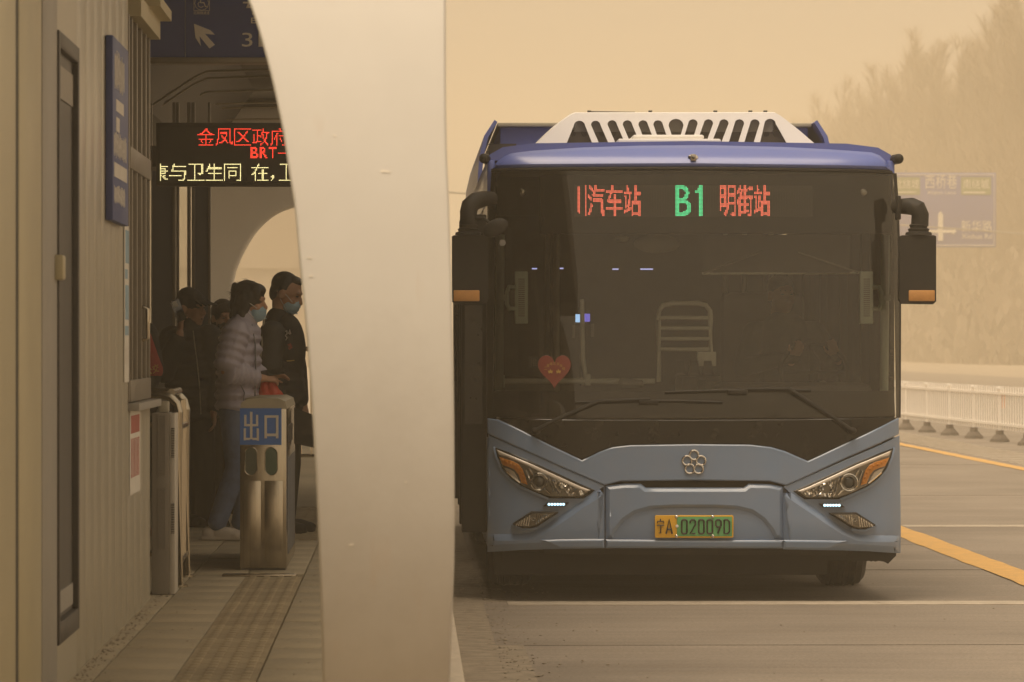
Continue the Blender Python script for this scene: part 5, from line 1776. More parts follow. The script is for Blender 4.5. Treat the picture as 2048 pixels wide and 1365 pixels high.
# roll-up sunshade with folding arms
sh = empty('sunshade', (0, 0, 0)); sh.parent = bus
MB().tube([Cb(1404, 548, .45), Cb(1722, 546, .5)], 0.007, 8).build('bar', M_rail, sh)
MB().tube([Cb(1407, 547, .44), Cb(1524, 503, .44)], 0.006, 8).build('arm', M_intl, sh)
MB().tube([Cb(1596, 505, .44), Cb(1716, 545, .44)], 0.006, 8).build('arm', M_intl, sh)
a, c = Cb(1406, 546, .46), Cb(1700, 470, .46)
MB().box(a.x, c.x, .47, .474, a.z, c.z).build('blind', M_int, sh)
MB().ell(Cb(1314, 488, .6), (0.15, .03, .06), 16).build('interior_mirror', M_intl, bus)
MB().ell(Cb(1244, 478, .5), (0.045, .03, .02), 12).build('dome_lamp', M_rail, bus)
# driver's position: seat back, wheel, driver
MB().box(0.30, 0.86, 1.95, 2.1, 1.0, 1.95).build('seat_back', M_int, bus, bev=0.06)
cw = Cb(1628, 745, 1.15)
b = MB()
ax = Matrix.Rotation(math.radians(-28), 3, 'X')
b.tube([cw + ax @ Vector((0.22 * math.cos(t * .2244), 0.0, 0.22 * math.sin(t * .2244) )) for t in range(28)], 0.015, 8, closed=True)
b.tube([cw + ax @ Vector((-.2, 0, 0)), cw, cw + ax @ Vector((.2, 0, 0))], 0.014, 6)
b.build('steering_wheel', M_black, bus)
MB().tube([cw + Vector((0, .03, 0)), cw + Vector((0, -.25, -.45))], 0.035, 8).build('steering_column', M_black, bus)
# ticket machine with its lit screens
tk = empty('ticket_machine', (0, 0, 0)); tk.parent = bus
def cbox(par, x0, x1, yt, yb, d, th, nm, m_, bev=0.0):
    a, c = Cb(x0, yb, d), Cb(x1, yt, d)
    return MB().box(a.x, c.x, d, d + th, a.z, c.z, bev).build(nm, m_, par)
cbox(tk, 1150, 1181, 626, 650, 1.32, .04, 'case', M_black)
cbox(tk, 1151, 1160, 629, 645, 1.315, .004, 'screen', M_scr1)
cbox(tk, 1168, 1180, 628, 644, 1.315, .004, 'screen', M_scr2)
cbox(tk, 1145, 1150, 650, 677, 1.3, .02, 'reader', M_intl)
cbox(tk, 1182, 1188, 648, 674, 1.3, .02, 'reader', M_intl)
MB().tube([Cb(1165, 650, 1.34), Cb(1165, 772, 1.34)], .018, 8).build('stand', M_int, tk)
for (x0, x1, y_) in ((1064, 1074, 538), (1108, 1127, 537.5), (1225, 1237, 539), (1281, 1306, 539)):
    cbox(bus, x0, x1, y_ - 1.5, y_ + 1, 5.5, .03, 'cabin_lamp', M_bluelight)
# passenger grab poles and seats, dim
for (x, d) in ((-0.75, 3.2), (0.75, 3.4), (-0.7, 5.0), (0.7, 5.2), (-.7, 7), (.7, 7.2)):
    MB().tube([(x, d, .36), (x, d, 2.66)], .018, 8).build('grab_pole', M_rail, bus)
for d in (3.2, 4.1, 5.0, 6.8, 7.7):
    for x in (-0.95, 0.55, 0.95):
        st = MB().box(x - .2, x + .2, d + .2, d + .27, .75, 1.35, .03).build('passenger_seat', M_intl, bus)
        MB().box(-.2, .2, -.32, 0, -.1, 0, .03).build('seat_cushion', M_int, st, loc=(x, d + .2, .80))
# sticker on the glass: red heart with two stars
def heart(cx_, cy_, w, h):
    pts = []
    for k in range(40):
        t = 2 * math.pi * k / 40
        x = 16 * math.sin(t) ** 3; y_ = 13 * math.cos(t) - 5 * math.cos(2 * t) - 2 * math.cos(3 * t) - math.cos(4 * t)
        pts.append((cx_ + x / 32 * w, cy_ - (y_ + 2.5) / 29 * h))
    return pts
hs_ = panel(heart(1109, 745, 66, 68), 0.003, 0.002, 'heart_sticker', M_heart, bev=0.001, grid=0.05, step=0.02)
def star(cx_, cy_, r_):
    return [(cx_ + (r_ if k % 2 == 0 else r_ * .4) * math.sin(k * math.pi / 5), cy_ - (r_ if k % 2 == 0 else r_ * .4) * math.cos(k * math.pi / 5)) for k in range(10)]
for x in (1101, 1117):
    panel(star(x, 743.5, 5.5), 0.0045, 0.001, 'star', M_gold, hs_, bev=0, grid=0)
for k, ch in enumerate('二星级公交车组'):
    t = math.radians(-52 + k * 17.5)
    x, y_ = 1109 + 23 * math.sin(t), 753 - 26 * math.cos(t)
    ftext(ch, x - 2.8, x + 2.8, y_ - 2.8, y_ + 2.8, 0.0055, M_gold, hs_)
stk = panel([(1057, 714), (1077, 714), (1077, 736), (1057, 736)], -0.008, 0.001, 'push_sticker', M_greyblue, bev=0, grid=0)
ftext('推', 1060, 1074, 717, 733, -0.006, M_greytrim, stk)
rs_ = panel([(1005 + 6.5 * math.cos(k * .4488), 486 + 6.5 * math.sin(k * .4488)) for k in range(14)], 0.003, 0.001, 'round_sticker', M_greytrim, bev=0, grid=0)
# ================================================================== PEOPLE
M_skin = mat('skin', (0.44, 0.245, 0.155), 0.55, var=0.06, scale=20)
M_hair = mat('hair', (0.014, 0.011, 0.010), 0.55, var=0.3, scale=60)
M_jacket = mat('black_jacket', (0.016, 0.015, 0.015), 0.75, var=0.2, scale=14, bump=0.4, bscale=14)
M_jacket2 = mat('charcoal_jacket', (0.038, 0.038, 0.036), 0.7, var=0.15, scale=14, bump=0.4, bscale=12)
M_tee = mat('black_sweatshirt', (0.014, 0.013, 0.013), 0.8, var=0.15)
M_puff = mat('lilac_puffer', (0.385, 0.36, 0.44), 0.5, var=0.05, scale=10, bump=0.35, bscale=22, dust=0.06)
M_jeans = mat('blue_jeans', (0.08, 0.115, 0.20), 0.85, var=0.25, scale=10, bump=0.3, bscale=30)
M_trous = mat('black_trousers', (0.014, 0.013, 0.012), 0.8, var=0.2, bump=0.3, bscale=16)
M_mask = mat('surgical_mask', (0.30, 0.46, 0.56), 0.7, var=0.04)
M_maskw = mat('mask_strap', (0.65, 0.65, 0.62), 0.7)
M_shoe = mat('white_shoe', (0.52, 0.47, 0.41), 0.6, var=0.1, dust=0.3)
M_cap = mat('black_cap', (0.010, 0.010, 0.010), 0.8)
M_phone = mat('phone_black', (0.012, 0.012, 0.013), 0.15, coat=0.5)
M_redbag = mat('red_bag', (0.50, 0.045, 0.02), 0.5, var=0.12, scale=18, bump=0.5, bscale=20)
M_redvest = mat('red_vest', (0.36, 0.035, 0.025), 0.7, var=0.1, bump=0.2)
M_gold2 = mat('gold_thread', (0.62, 0.42, 0.10), 0.6)

class Fig:
    """local frame: x right, y away from the camera, z up, origin between the feet"""
    def __init__(self, px, D, label, name='person'):
        self.o = Vector((at(px, 690, D).x, D, ZP))
        self.s = ppm(D)
        self.px = px
        self.foot = HORY + (CAM_H - ZP) * self.s
        self.label = label
    def p(self, px, py, y=0.0):
        return Vector(((px - self.px) / self.s, y, (self.foot - py) / self.s))
def head_parts(b, c, yaw, s=1.0, pitch=0.0):
    R = Matrix.Rotation(yaw, 3, 'Z') @ Matrix.Rotation(pitch, 3, 'Y')
    def P(x, y, z): return c + R @ Vector((x * s, y * s, z * s))
    def E(x, y, z, rx, ry, rz): b.ell(P(x, y, z), (rx * s, ry * s, rz * s), 14, R)
    E(-.012, 0, .03, .098, .077, .092)
    E(.028, 0, -.04, .066, .060, .082)
    E(.058, 0, -.088, .032, .034, .026)
    E(.060, .038, -.03, .026, .022, .026); E(.060, -.038, -.03, .026, .022, .026)
    b.cap(P(.085, 0, .02), P(.108, 0, -.022), .010 * s, .0155 * s, 8)
    E(.098, .014, -.026, .011, .010, .009); E(.098, -.014, -.026, .011, .010, .009)
    b.cap(P(.078, -.032, .034), P(.078, .032, .034), .015 * s, .015 * s, 8)
    E(.088, 0, -.056, .011, .024, .007); E(.086, 0, -.068, .012, .020, .008)
    for sy in (-1, 1):
        E(-.008, sy * .080, -.008, .026, .010, .034)
    b.cap(P(-.022, 0, -.05), c + Vector((-.03 * s * math.cos(yaw), -.03 * s * math.sin(yaw), -.185 * s)), .054 * s, .062 * s, 12)
    return P, R
def eyes(P, s, parent, m=None):
    for sy in (-1, 1):
        MB().ell(P(.078, sy * .030, .012), (.011 * s, .011 * s, .005 * s), 8).build('eye', mat('eye_dark', (.03, .02, .015), .3), parent)
        MB().cap(P(.089, sy * .016, .036), P(.078, sy * .048, .037), .0035 * s, .003 * s, 6).build('eyebrow', M_hair, parent)
def hand(b, wrist, dirv, up, s=1.0, curl=0.6):
    """palm with four unequal fingers and a thumb that leaves the side of the palm near its base"""
    d = Vector(dirv).normalized(); u = Vector(up).normalized()
    w = d.cross(u).normalized(); u = w.cross(d).normalized()
    R = Matrix((d, w, u)).transposed()
    pc = Vector(wrist) + d * .045 * s
    b.ell(pc, (.05 * s, .038 * s, .017 * s), 12, R)
    for k, (off, L_) in enumerate(((-.027, .062), (-.009, .072), (.010, .068), (.027, .052))):
        p0 = Vector(wrist) + d * .072 * s + w * off * s
        a = p0
        ang = 0.15
        for j in range(3):
            ang += curl * (0.5 if j == 0 else 0.75)
            q = a + (d * math.cos(ang) - u * math.sin(ang)) * L_ * s * (.44, .32, .24)[j]
            b.cap(a, q, (.0095 - .001 * j) * s, (.0088 - .001 * j) * s, 7)
            a = q
    t0 = Vector(wrist) + d * .025 * s - w * .032 * s
    t1 = t0 + (d * .55 - w * .6 - u * .35).normalized() * .036 * s
    t2 = t1 + (d * .9 - w * .1 - u * .45).normalized() * .030 * s
    b.cap(t0, t1, .0125 * s, .0105 * s, 7); b.cap(t1, t2, .0105 * s, .0085 * s, 7)
    b.cap(Vector(wrist) - d * .05 * s, Vector(wrist) + d * .01 * s, .028 * s, .026 * s, 8)
def body_core(b, J):
    """trunk and limbs of the continuous body under the clothes; J: joints"""
    b.cap(J['neck'], J['chest'], .062, .115); b.cap(J['chest'], J['pelvis'], .115, .115)
    b.ell(J['pelvis'], (.125, .125, .10))
    for sd_ in ('l', 'r'):
        b.cap(J['neck'] - Vector((0, 0, .03)), J['sh' + sd_] - Vector((0, 0, .01)), .042, .042)
        b.cap(J['sh' + sd_], J['el' + sd_], .048, .038); b.cap(J['el' + sd_], J['wr' + sd_], .038, .026)
        b.cap(J['pelvis'], J['hp' + sd_], .10, .085)
        b.cap(J['hp' + sd_], J['kn' + sd_], .082, .055); b.cap(J['kn' + sd_], J['an' + sd_], .053, .036)
        b.cap(J['an' + sd_], Vector(J['an' + sd_]) + Vector((.07, -.01, -.05)), .034, .022)
def shoe(parent, an, d, m, L_=.27):
    d = Vector(d).normalized(); an = Vector(an)
    b = MB()
    g = Vector((an.x, an.y, 0))
    R = Matrix((d, Vector((-d.y, d.x, 0)), Vector((0, 0, 1)))).transposed()
    b.ell(g - d * .03 + Vector((0, 0, .045)), (.055, .042, .05), 12, R)
    b.ell(g + d * .07 + Vector((0, 0, .045)), (.10, .045, .045), 12, R)
    b.ell(g + d * .145 + Vector((0, 0, .035)), (.062, .046, .036), 12, R)
    b.box(-.085, .20, -.04, .04, .0, .03, .012, mtx=Matrix.Translation(g) @ R.to_4x4())
    o = blob('shoe', b, m, parent, .008, 2)
    return o
def mask_child(P, R, s, parent, m):
    b = MB()
    b.ell(P(.052, 0, -.062), (.062 * s, .064 * s, .058 * s), 16, R)
    b.ell(P(.094, 0, -.034), (.022 * s, .026 * s, .028 * s), 10, R)
    o = blob('face_mask', b, m, parent, .006, 2)
    for k in range(3):                                  # pleats
        z = -.045 - .022 * k
        pts = [P(.052 + .064 * math.cos(t), .060 * math.sin(t), z - .004 * abs(math.sin(t))) for t in [(-1.25 + 2.5 * q / 8) for q in range(9)]]
        MB().tube(pts, .0022 * s, 5).build('pleat', m, o)
    for sy in (-1, 1):
        MB().tube([P(.07, sy * .060, -.030), P(.03, sy * .078, -.005), P(-.015, sy * .084, .012)], .0022, 5).build('ear_loop', M_maskw, o)
        MB().tube([P(.055, sy * .060, -.092), P(.02, sy * .074, -.06), P(-.015, sy * .084, -.03)], .0022, 5).build('ear_loop', M_maskw, o)
    return o
def hair_strands(P, s, n, seed, parent, bounds, L_):
    r = random.Random(seed)
    b = MB()
    for k in range(n):
        th = r.uniform(*bounds[0]); ph_ = r.uniform(*bounds[1])
        d = Vector((math.cos(th) * math.cos(ph_), math.sin(th) * math.cos(ph_), math.sin(ph_)))
        q0 = Vector((d.x * .108 - .018, d.y * .088, d.z * .098 + .035))
        t = Vector((r.uniform(-1, -.1), r.uniform(-.4, .4), r.uniform(-.8, .5))).normalized()
        q1 = q0 + (d * .35 + t * .65).normalized() * r.uniform(.4, 1) * L_
        q2 = q1 + (t + Vector((0, 0, -.5))).normalized() * L_ * .5
        b.tube([P(*q0), P(*q1), P(*q2)], [.0011, .0009, .0004], 4)
    o = b.build('loose_hair', M_hair, parent)
    o['kind'] = 'stuff'

# ------------------------------------------------------------------ woman in the lilac puffer jacket
f = Fig(462, 28.9, '')
J = dict(neck=f.p(487, 640), chest=f.p(476, 690), pelvis=f.p(474, 805), shl=f.p(488, 664, .15), shr=f.p(474, 662, -.17), ell=f.p(480, 735, .2), elr=f.p(456, 742, -.235),
         wrl=f.p(540, 752, .0), wrr=f.p(527, 757, -.10), hpl=f.p(482, 822, .09), hpr=f.p(468, 822, -.09), knl=f.p(502, 935, .10), knr=f.p(474, 935, -.09), anl=f.p(474, 1052, .12), anr=f.p(436, 1050, -.10))
J['anl'].x += .02
hc_ = f.p(500, 606)
b = MB()
P, R = head_parts(b, hc_, -.28, 1.0, .10)
body_core(b, J)
hand(b, J['wrr'] + Vector((.0, 0, 0)), (1, .25, -.02), (0, -.6, .8), .95, .75)
hand(b, J['wrl'] + Vector((.0, 0, 0)), (1, -.05, .05), (0, .4, .9), .95, .35)
w = blob('person', b, M_skin, None, .0075, 2)
w.location = f.o
tag(w, 'woman in a lilac puffer jacket and blue mask, walking with a phone in hand', 'person', 'people on the platform')
eyes(P, 1.0, w)
b = MB()
b.ell(P(-.022, 0, .040), (.112, .094, .105), 16, R)
b.ell(P(-.045, 0, -.035), (.085, .090, .085), 14, R)
b.ell(P(.035, 0, .085), (.062, .078, .045), 12, R)
b.ell(P(-.02, -.075, -.02), (.05, .022, .07), 10, R); b.ell(P(-.02, .075, -.02), (.05, .022, .07), 10, R)
b.ell(P(.055, -.052, .060), (.030, .024, .042), 10, R)
for k in range(26):
    r = random.Random(900 + k); th = r.uniform(1.4, 4.9); z = r.uniform(-.10, .10)
    b.ell(P(-.03 + .085 * math.cos(th), .085 * math.sin(th), z), (.022, .016, .034), 8, R)
ha = blob('hair', b, M_hair, w, .007, 1)
hair_strands(P, 1.0, 90, 5, w, ((1.2, 5.1), (-.5, 1.4)), .035)
mask_child(P, R, 1.0, w, M_mask)
# jacket: quilted tubes stacked along trunk and sleeves
b = MB()
zt, zb_ = f.p(0, 655).z, f.p(0, 812).z
prof = [(.105, .155), (.140, .195), (.150, .205), (.148, .205), (.150, .2), (.152, .2), (.155, .205), (.150, .205)]
n_ = 8
for i in range(n_):
    t = i / (n_ - 1)
    z = zt + (zb_ - zt) * t
    cx_ = f.p(481 - 6 * t, 0).x
    rx, ry = prof[i]
    b.ell((cx_, .0, z), (rx, ry, .052), 20)
    b.ell((cx_, .0, z), (rx * .965, ry * .965, .075), 16)
b.cap(f.p(485, 655), f.p(489, 634), .095, .085, 14)
b.cap(J['shr'] + Vector((0, .01, -.015)), J['shl'] + Vector((0, -.01, -.015)), .085, .085, 16)
b.ell(f.p(484, 664), (.125, .17, .075), 18)
b.ell(f.p(490, 641), (.088, .085, .028), 16); b.ell(f.p(491, 629), (.085, .08, .024), 16)
def puff_arm(s_, e_, w_):
    s_, e_, w_ = Vector(s_), Vector(e_), Vector(w_)
    for a, c, n2, r0, r1 in ((s_, e_, 5, .098, .098), (e_, w_, 6, .098, .058)):
        d = (c - a)
        Rm = d.to_track_quat('Z', 'Y').to_matrix()
        for i in range(n2):
            t = (i + .3) / n2
            rr_ = r0 + (r1 - r0) * t
            b.ell(a + d * t, (rr_, rr_, d.length / n2 * .62), 14, Rm)
            b.ell(a + d * t, (rr_ * .96, rr_ * .96, d.length / n2 * .95), 12, Rm)
puff_arm(J['shr'], J['elr'], J['wrr'] - Vector((.03, 0, 0)))
puff_arm(J['shl'], J['ell'], J['wrl'] - Vector((.05, 0, 0)))
jk = blob('puffer_jacket', b, M_puff, w, .0075, 2)
MB().tube([f.p(505, 650, -.10), f.p(512, 690, -.155), f.p(513, 740, -.15), f.p(511, 812, -.13)], .005, 6).build('zip', M_greyblue, jk)
MB().tube([f.p(484, 770, -.205), f.p(491, 785, -.205), f.p(489, 801, -.20)], .004, 6).build('pocket_seam', M_greyblue, jk)
b = MB()
b.ell(f.p(474, 818), (.135, .165, .09), 16)
for sd_ in ('l', 'r'):
    b.cap(J['hp' + sd_], J['kn' + sd_], .095, .072, 14); b.cap(J['kn' + sd_], J['an' + sd_] + Vector((0, 0, .02)), .072, .062, 14)
    b.ell(J['an' + sd_] + Vector((.0, 0, .02)), (.066, .064, .03), 12)
blob('jeans', b, M_jeans, w, .009, 2)
shoe(w, J['anr'] + Vector((-.02, 0, 0)), (1, -.18, 0), M_shoe); shoe(w, J['anl'], (1, -.1, 0), M_shoe)
ph_ = MB().box(-.075, .075, -.037, .037, -.004, .004, .003).build('phone', M_phone)
ph_.location = f.o + f.p(545, 745, -.06); ph_.rotation_euler = (0.5, -.15, .1)
tag(ph_, 'slim dark phone held in the hands of the woman in lilac', 'phone')
bag = empty('plastic_bag', f.o + f.p(541, 800, -.06), 'red plastic carrier bag hanging from the hands of the woman in lilac', 'bag')
b = MB()
L2 = lambda q: q - f.p(541, 800, -.06)
b.ell(L2(f.p(541, 800, -.06)), (.095, .045, .085), 16)
b.cap(L2(f.p(527, 768, -.06)), L2(f.p(532, 795, -.06)), .020, .055); b.cap(L2(f.p(541, 765, -.06)), L2(f.p(548, 790, -.06)), .018, .05); b.cap(L2(f.p(548, 768, -.06)), L2(f.p(556, 800, -.06)), .016, .04)
blob('bag', b, M_redbag, bag, .007, 1)
MB().tube([L2(f.p(530, 772, -.06)), L2(f.p(538, 754, -.07)), L2(f.p(548, 772, -.06))], .009, 6).build('handle', M_redbag, bag)

# ------------------------------------------------------------------ man in the dark open jacket
f = Fig(568, 30.0, '')
J = dict(neck=f.p(556, 645), chest=f.p(560, 690), pelvis=f.p(564, 800), shl=f.p(574, 668, .18), shr=f.p(546, 668, -.19), ell=f.p(590, 740, .24), elr=f.p(542, 745, -.25), wrl=f.p(600, 800, .2), wrr=f.p(556, 800, -.22),
         hpl=f.p(572, 815, .1), hpr=f.p(560, 815, -.1), knl=f.p(578, 930, .11), knr=f.p(570, 930, -.1), anl=f.p(570, 1045, .12), anr=f.p(556, 1045, -.11))
hc_ = f.p(573, 588)
b = MB()
P, R = head_parts(b, hc_, -.22, 1.06, .40)
body_core(b, J)
hand(b, J['wrr'], (.25, 0, -1), (0, -1, 0), 1.0, .5); hand(b, J['wrl'], (.25, 0, -1), (0, 1, 0), 1.0, .5)
m1 = blob('person', b, M_skin, None, .0075, 2)
m1.location = f.o
tag(m1, 'man with a shaved hairline in a dark jacket and blue mask, looking down', 'person', 'people on the platform')
eyes(P, 1.06, m1)
b = MB()
b.ell(P(-.030, 0, .050), (.098, .083, .088), 16, R)
b.ell(P(-.064, 0, .0), (.050, .074, .080), 14, R)
b.ell(P(.022, 0, .098), (.056, .060, .030), 12, R)
b.ell(P(-.02, -.070, .030), (.034, .014, .045), 10, R); b.ell(P(-.02, .070, .030), (.034, .014, .045), 10, R)
blob('hair', b, M_hair, m1, .006, 1)
mask_child(P, R, 1.06, m1, M_mask)
b = MB()
for i in range(9):
    t = i / 8
    z = f.p(0, 664).z + (f.p(0, 795).z - f.p(0, 664).z) * t
    b.ell((f.p(560 + 6 * t, 0).x, 0, z), (.135 + .03 * t, .20 + .03 * t, .06), 18)
b.cap(f.p(556, 655), f.p(557, 640), .105, .09, 14)
for sd_ in ('l', 'r'):
    b.cap(J['sh' + sd_], J['el' + sd_], .088, .076, 14); b.cap(J['el' + sd_], J['wr' + sd_], .076, .055, 14)
b.cap(f.p(590, 760, -.08), f.p(604, 800, -.08), .05, .045)
jk = blob('jacket', b, M_jacket, m1, .009, 2)
b = MB()                                                # charcoal yoke and sleeve of the jacket
b.cap(J['shr'] + Vector((0, -.012, 0)), J['elr'] + Vector((0, -.012, .03)), .088, .078, 14)
b.ell(f.p(553, 662, -.1), (.09, .10, .06), 14)
blob('sleeve', b, M_jacket2, jk, .009, 2)
b = MB()
b.ell(f.p(578, 700, -.06), (.115, .15, .24), 18)
b.ell(f.p(572, 652, -.02), (.075, .085, .05), 14)
sw = blob('sweatshirt', b, M_tee, m1, .009, 2)
MB().tube([f.p(530, 640, -.215), f.p(527, 690, -.285), f.p(523, 750, -.30)], .008, 6).build('piping', M_panel, jk)
def on_chest(pts, m_, nm, r):
    # print laid on the sweatshirt surface
    out = []
    for x, y_ in pts:
        q = f.p(x, y_)
        dx = (q.x - f.p(578, 0).x) / .115; dz = (q.z - f.p(0, 700).z) / .24
        y__ = -.06 - .15 * math.sqrt(max(.02, 1 - min(.95, dx * dx + dz * dz))) - .004
        out.append(Vector((q.x, y__, q.z)))
    MB().tube(out, r, 6).build(nm, m_, sw)
on_chest([(571, 664), (575, 662), (576, 668), (572, 672), (576, 676), (573, 681)], M_signwhite, 'print', .004)
on_chest([(579, 668), (581, 660), (583, 668), (580, 669)], M_signwhite, 'print', .005)
on_chest([(578, 692), (582, 689), (584, 695), (579, 698)], M_red, 'print', .010)
on_chest([(575, 722), (582, 722), (590, 721)], M_gold2, 'print', .003)
b = MB()
b.ell(f.p(566, 812), (.14, .17, .1), 14)
for sd_ in ('l', 'r'):
    b.cap(J['hp' + sd_], J['kn' + sd_], .10, .078, 12); b.cap(J['kn' + sd_], J['an' + sd_], .078, .066, 12)
blob('trousers', b, M_trous, m1, .010, 2)
shoe(m1, J['anr'], (1, -.3, 0), M_black); shoe(m1, J['anl'], (1, .1, 0), M_black)

# ------------------------------------------------------------------ man in the cap on the phone
f = Fig(380, 31.0, '')
J = dict(neck=f.p(378, 655), chest=f.p(380, 705), pelvis=f.p(384, 815), shl=f.p(420, 675, -.05), shr=f.p(343, 678, .05), ell=f.p(436, 750, -.02), elr=f.p(330, 742, -.10), wrl=f.p(428, 825, -.10), wrr=f.p(362, 668, -.17),
         hpl=f.p(402, 830, -.02), hpr=f.p(368, 830, .02), knl=f.p(408, 940, -.05), knr=f.p(372, 940, -.04), anl=f.p(410, 1040, -.02), anr=f.p(374, 1042, .02))
hc_ = f.p(383, 618)
b = MB()
P, R = head_parts(b, hc_, -.62, 1.04, .08)
body_core(b, J)
hand(b, J['wrr'] + Vector((0, .02, 0)), (.05, .3, 1), (-1, -.5, 0), 1.05, .55)
hand(b, J['wrl'], (.1, -.1, -1), (1, 0, 0), 1.0, .5)
m2 = blob('person', b, M_skin, None, .0075, 2)
m2.location = f.o
tag(m2, 'man in a black cap and black jacket holding a phone to his ear', 'person', 'people on the platform')
eyes(P, 1.04, m2)
MB().ell(P(.091, 0, -.060), (.008, .020, .006), 8).build('mouth', mat('mouth_dark', (.06, .02, .018), .6), m2)
b = MB()
b.ell(P(-.014, 0, .046), (.112, .090, .088), 16, R); b.ell(P(-.03, 0, .07), (.09, .082, .075), 16, R)
b.ell(P(-.055, 0, -.02), (.058, .080, .06), 12, R)
cp = blob('cap', b, M_cap, m2, .006, 1)
b = MB()
for k in range(9):
    t = (k - 4) / 4
    b.cap(P(.08, .062 * t, .058), P(.195 - .055 * t * t, .075 * t, .045 - .014 * abs(t)), .009, .008, 6)
blob('visor', b, M_cap, cp, .005, 1)
b = MB()
for i in range(9):
    t = i / 8
    z = f.p(0, 672).z + (f.p(0, 830).z - f.p(0, 672).z) * t
    b.ell((f.p(381 + 4 * t, 0).x, 0, z), (.185 + .01 * t, .13 + .015 * t, .065), 18)
b.cap(f.p(380, 660), f.p(381, 648), .09, .078, 14)
for sd_ in ('l', 'r'):
    b.cap(J['sh' + sd_], J['el' + sd_], .092, .085, 14)
    b.cap(J['el' + sd_], J['wr' + sd_] * .8 + J['el' + sd_] * .2, .085, .058, 14)
blob('jacket', b, M_jacket, m2, .009, 2)
MB().tube([f.p(388, 662, -.13), f.p(396, 720, -.165), f.p(402, 780, -.17), f.p(404, 828, -.165)], .004, 6).build('zip', M_lid, m2)
b = MB()
b.ell(f.p(386, 830), (.16, .12, .09), 14)
for sd_ in ('l', 'r'):
    b.cap(J['hp' + sd_], J['kn' + sd_], .095, .080, 12); b.cap(J['kn' + sd_], J['an' + sd_], .080, .072, 12)
blob('trousers', b, M_trous, m2, .010, 2)
shoe(m2, J['anr'], (.6, -.8, 0), M_black); shoe(m2, J['anl'], (.8, -.6, 0), M_black)
pn_ = empty('mobile_phone', f.o + f.p(359, 622, -.17), 'black phone with pale camera block held to the ear of the man in the cap', 'phone')
ro = Matrix.Rotation(-.38, 4, 'Y') @ Matrix.Rotation(.5, 4, 'Z')
MB().box(-.036, .036, -.0045, .0045, -.075, .075, .004, mtx=ro).build('case', M_phone, pn_)
MB().box(-.026, .012, -.0065, -.0046, .028, .066, .001, mtx=ro).build('camera_block', M_panel, pn_)

# ------------------------------------------------------------------ small figure behind, black mask
f = Fig(446, 33.5, '')
J = dict(neck=f.p(447, 672), chest=f.p(447, 720), pelvis=f.p(447, 820), shl=f.p(480, 690), shr=f.p(416, 690), ell=f.p(490, 750), elr=f.p(408, 750), wrl=f.p(486, 815, -.05), wrr=f.p(412, 815, -.05),
         hpl=f.p(458, 830), hpr=f.p(436, 830), knl=f.p(460, 930), knr=f.p(436, 930), anl=f.p(460, 1012), anr=f.p(436, 1012))
b = MB()
P, R = head_parts(b, f.p(447, 637), -1.15, 1.0, .15)
body_core(b, J)
hand(b, J['wrr'], (0, -.1, -1), (-1, 0, 0), 1, .5); hand(b, J['wrl'], (0, -.1, -1), (1, 0, 0), 1, .5)
m3 = blob('person', b, M_skin, None, .009, 2)
m3.location = f.o
tag(m3, 'dark haired person in a black mask, half hidden behind the woman in lilac', 'person', 'people on the platform')
eyes(P, 1.0, m3)
b = MB()
b.ell(P(-.022, 0, .045), (.106, .09, .10), 14, R); b.ell(P(.04, 0, .085), (.055, .07, .04), 12, R)
b.ell(P(-.05, 0, -.02), (.065, .082, .08), 12, R)
blob('hair', b, M_hair, m3, .007, 1)
b = MB()
b.ell(P(.055, 0, -.055), (.062, .066, .05), 12, R)
blob('face_mask', b, M_black, m3, .007, 1)
b = MB()
b.ell(P(-.085, .03, -.075), (.055, .10, .08), 14, R)
blob('hood', b, M_paper, m3, .008, 2)
b = MB()
for i in range(8):
    t = i / 7
    b.ell((f.p(447, 0).x, 0, f.p(0, 690).z + (f.p(0, 830).z - f.p(0, 690).z) * t), (.17, .12, .07), 14)
for sd_ in ('l', 'r'):
    b.cap(J['sh' + sd_], J['el' + sd_], .08, .07); b.cap(J['el' + sd_], J['wr' + sd_], .07, .05)
b.cap(f.p(447, 680), f.p(447, 668), .09, .075)
blob('jacket', b, M_jacket, m3, .011, 2)
b = MB()
b.ell(f.p(447, 832), (.15, .12, .08), 12)
for sd_ in ('l', 'r'):
    b.cap(J['hp' + sd_], J['kn' + sd_], .09, .07); b.cap(J['kn' + sd_], J['an' + sd_], .07, .06)
blob('trousers', b, M_trous, m3, .012, 2)
shoe(m3, J['anr'], (.1, -1, 0), M_black); shoe(m3, J['anl'], (.2, -1, 0), M_black)

# ------------------------------------------------------------------ attendant in red, mostly behind the kiosk
f = Fig(268, 29.6, '')
J = dict(neck=f.p(266, 640), chest=f.p(268, 700), pelvis=f.p(266, 820), shl=f.p(294, 668), shr=f.p(232, 668), ell=f.p(310, 742, -.05), elr=f.p(224, 745), wrl=f.p(290, 795, -.16), wrr=f.p(240, 800, -.12),
         hpl=f.p(280, 835), hpr=f.p(254, 835), knl=f.p(282, 945), knr=f.p(252, 945), anl=f.p(282, 1050), anr=f.p(252, 1050))
b = MB()
P, R = head_parts(b, f.p(264, 600), -.9, 1.0, .1)
body_core(b, J)
hand(b, J['wrr'], (.5, -.5, -.4), (-1, 0, 0), 1, .5); hand(b, J['wrl'], (-.5, -.5, -.4), (1, 0, 0), 1, .5)
m4 = blob('person', b, M_skin, None, .010, 2)
m4.location = f.o
tag(m4, 'attendant in a red vest with gold characters, mostly hidden behind the kiosk corner', 'person', 'people on the platform')
b = MB()
b.ell(P(-.022, 0, .045), (.106, .09, .10), 14, R); b.ell(P(-.05, 0, -.02), (.065, .082, .08), 12, R)
blob('hair', b, M_hair, m4, .008, 1)
b = MB()
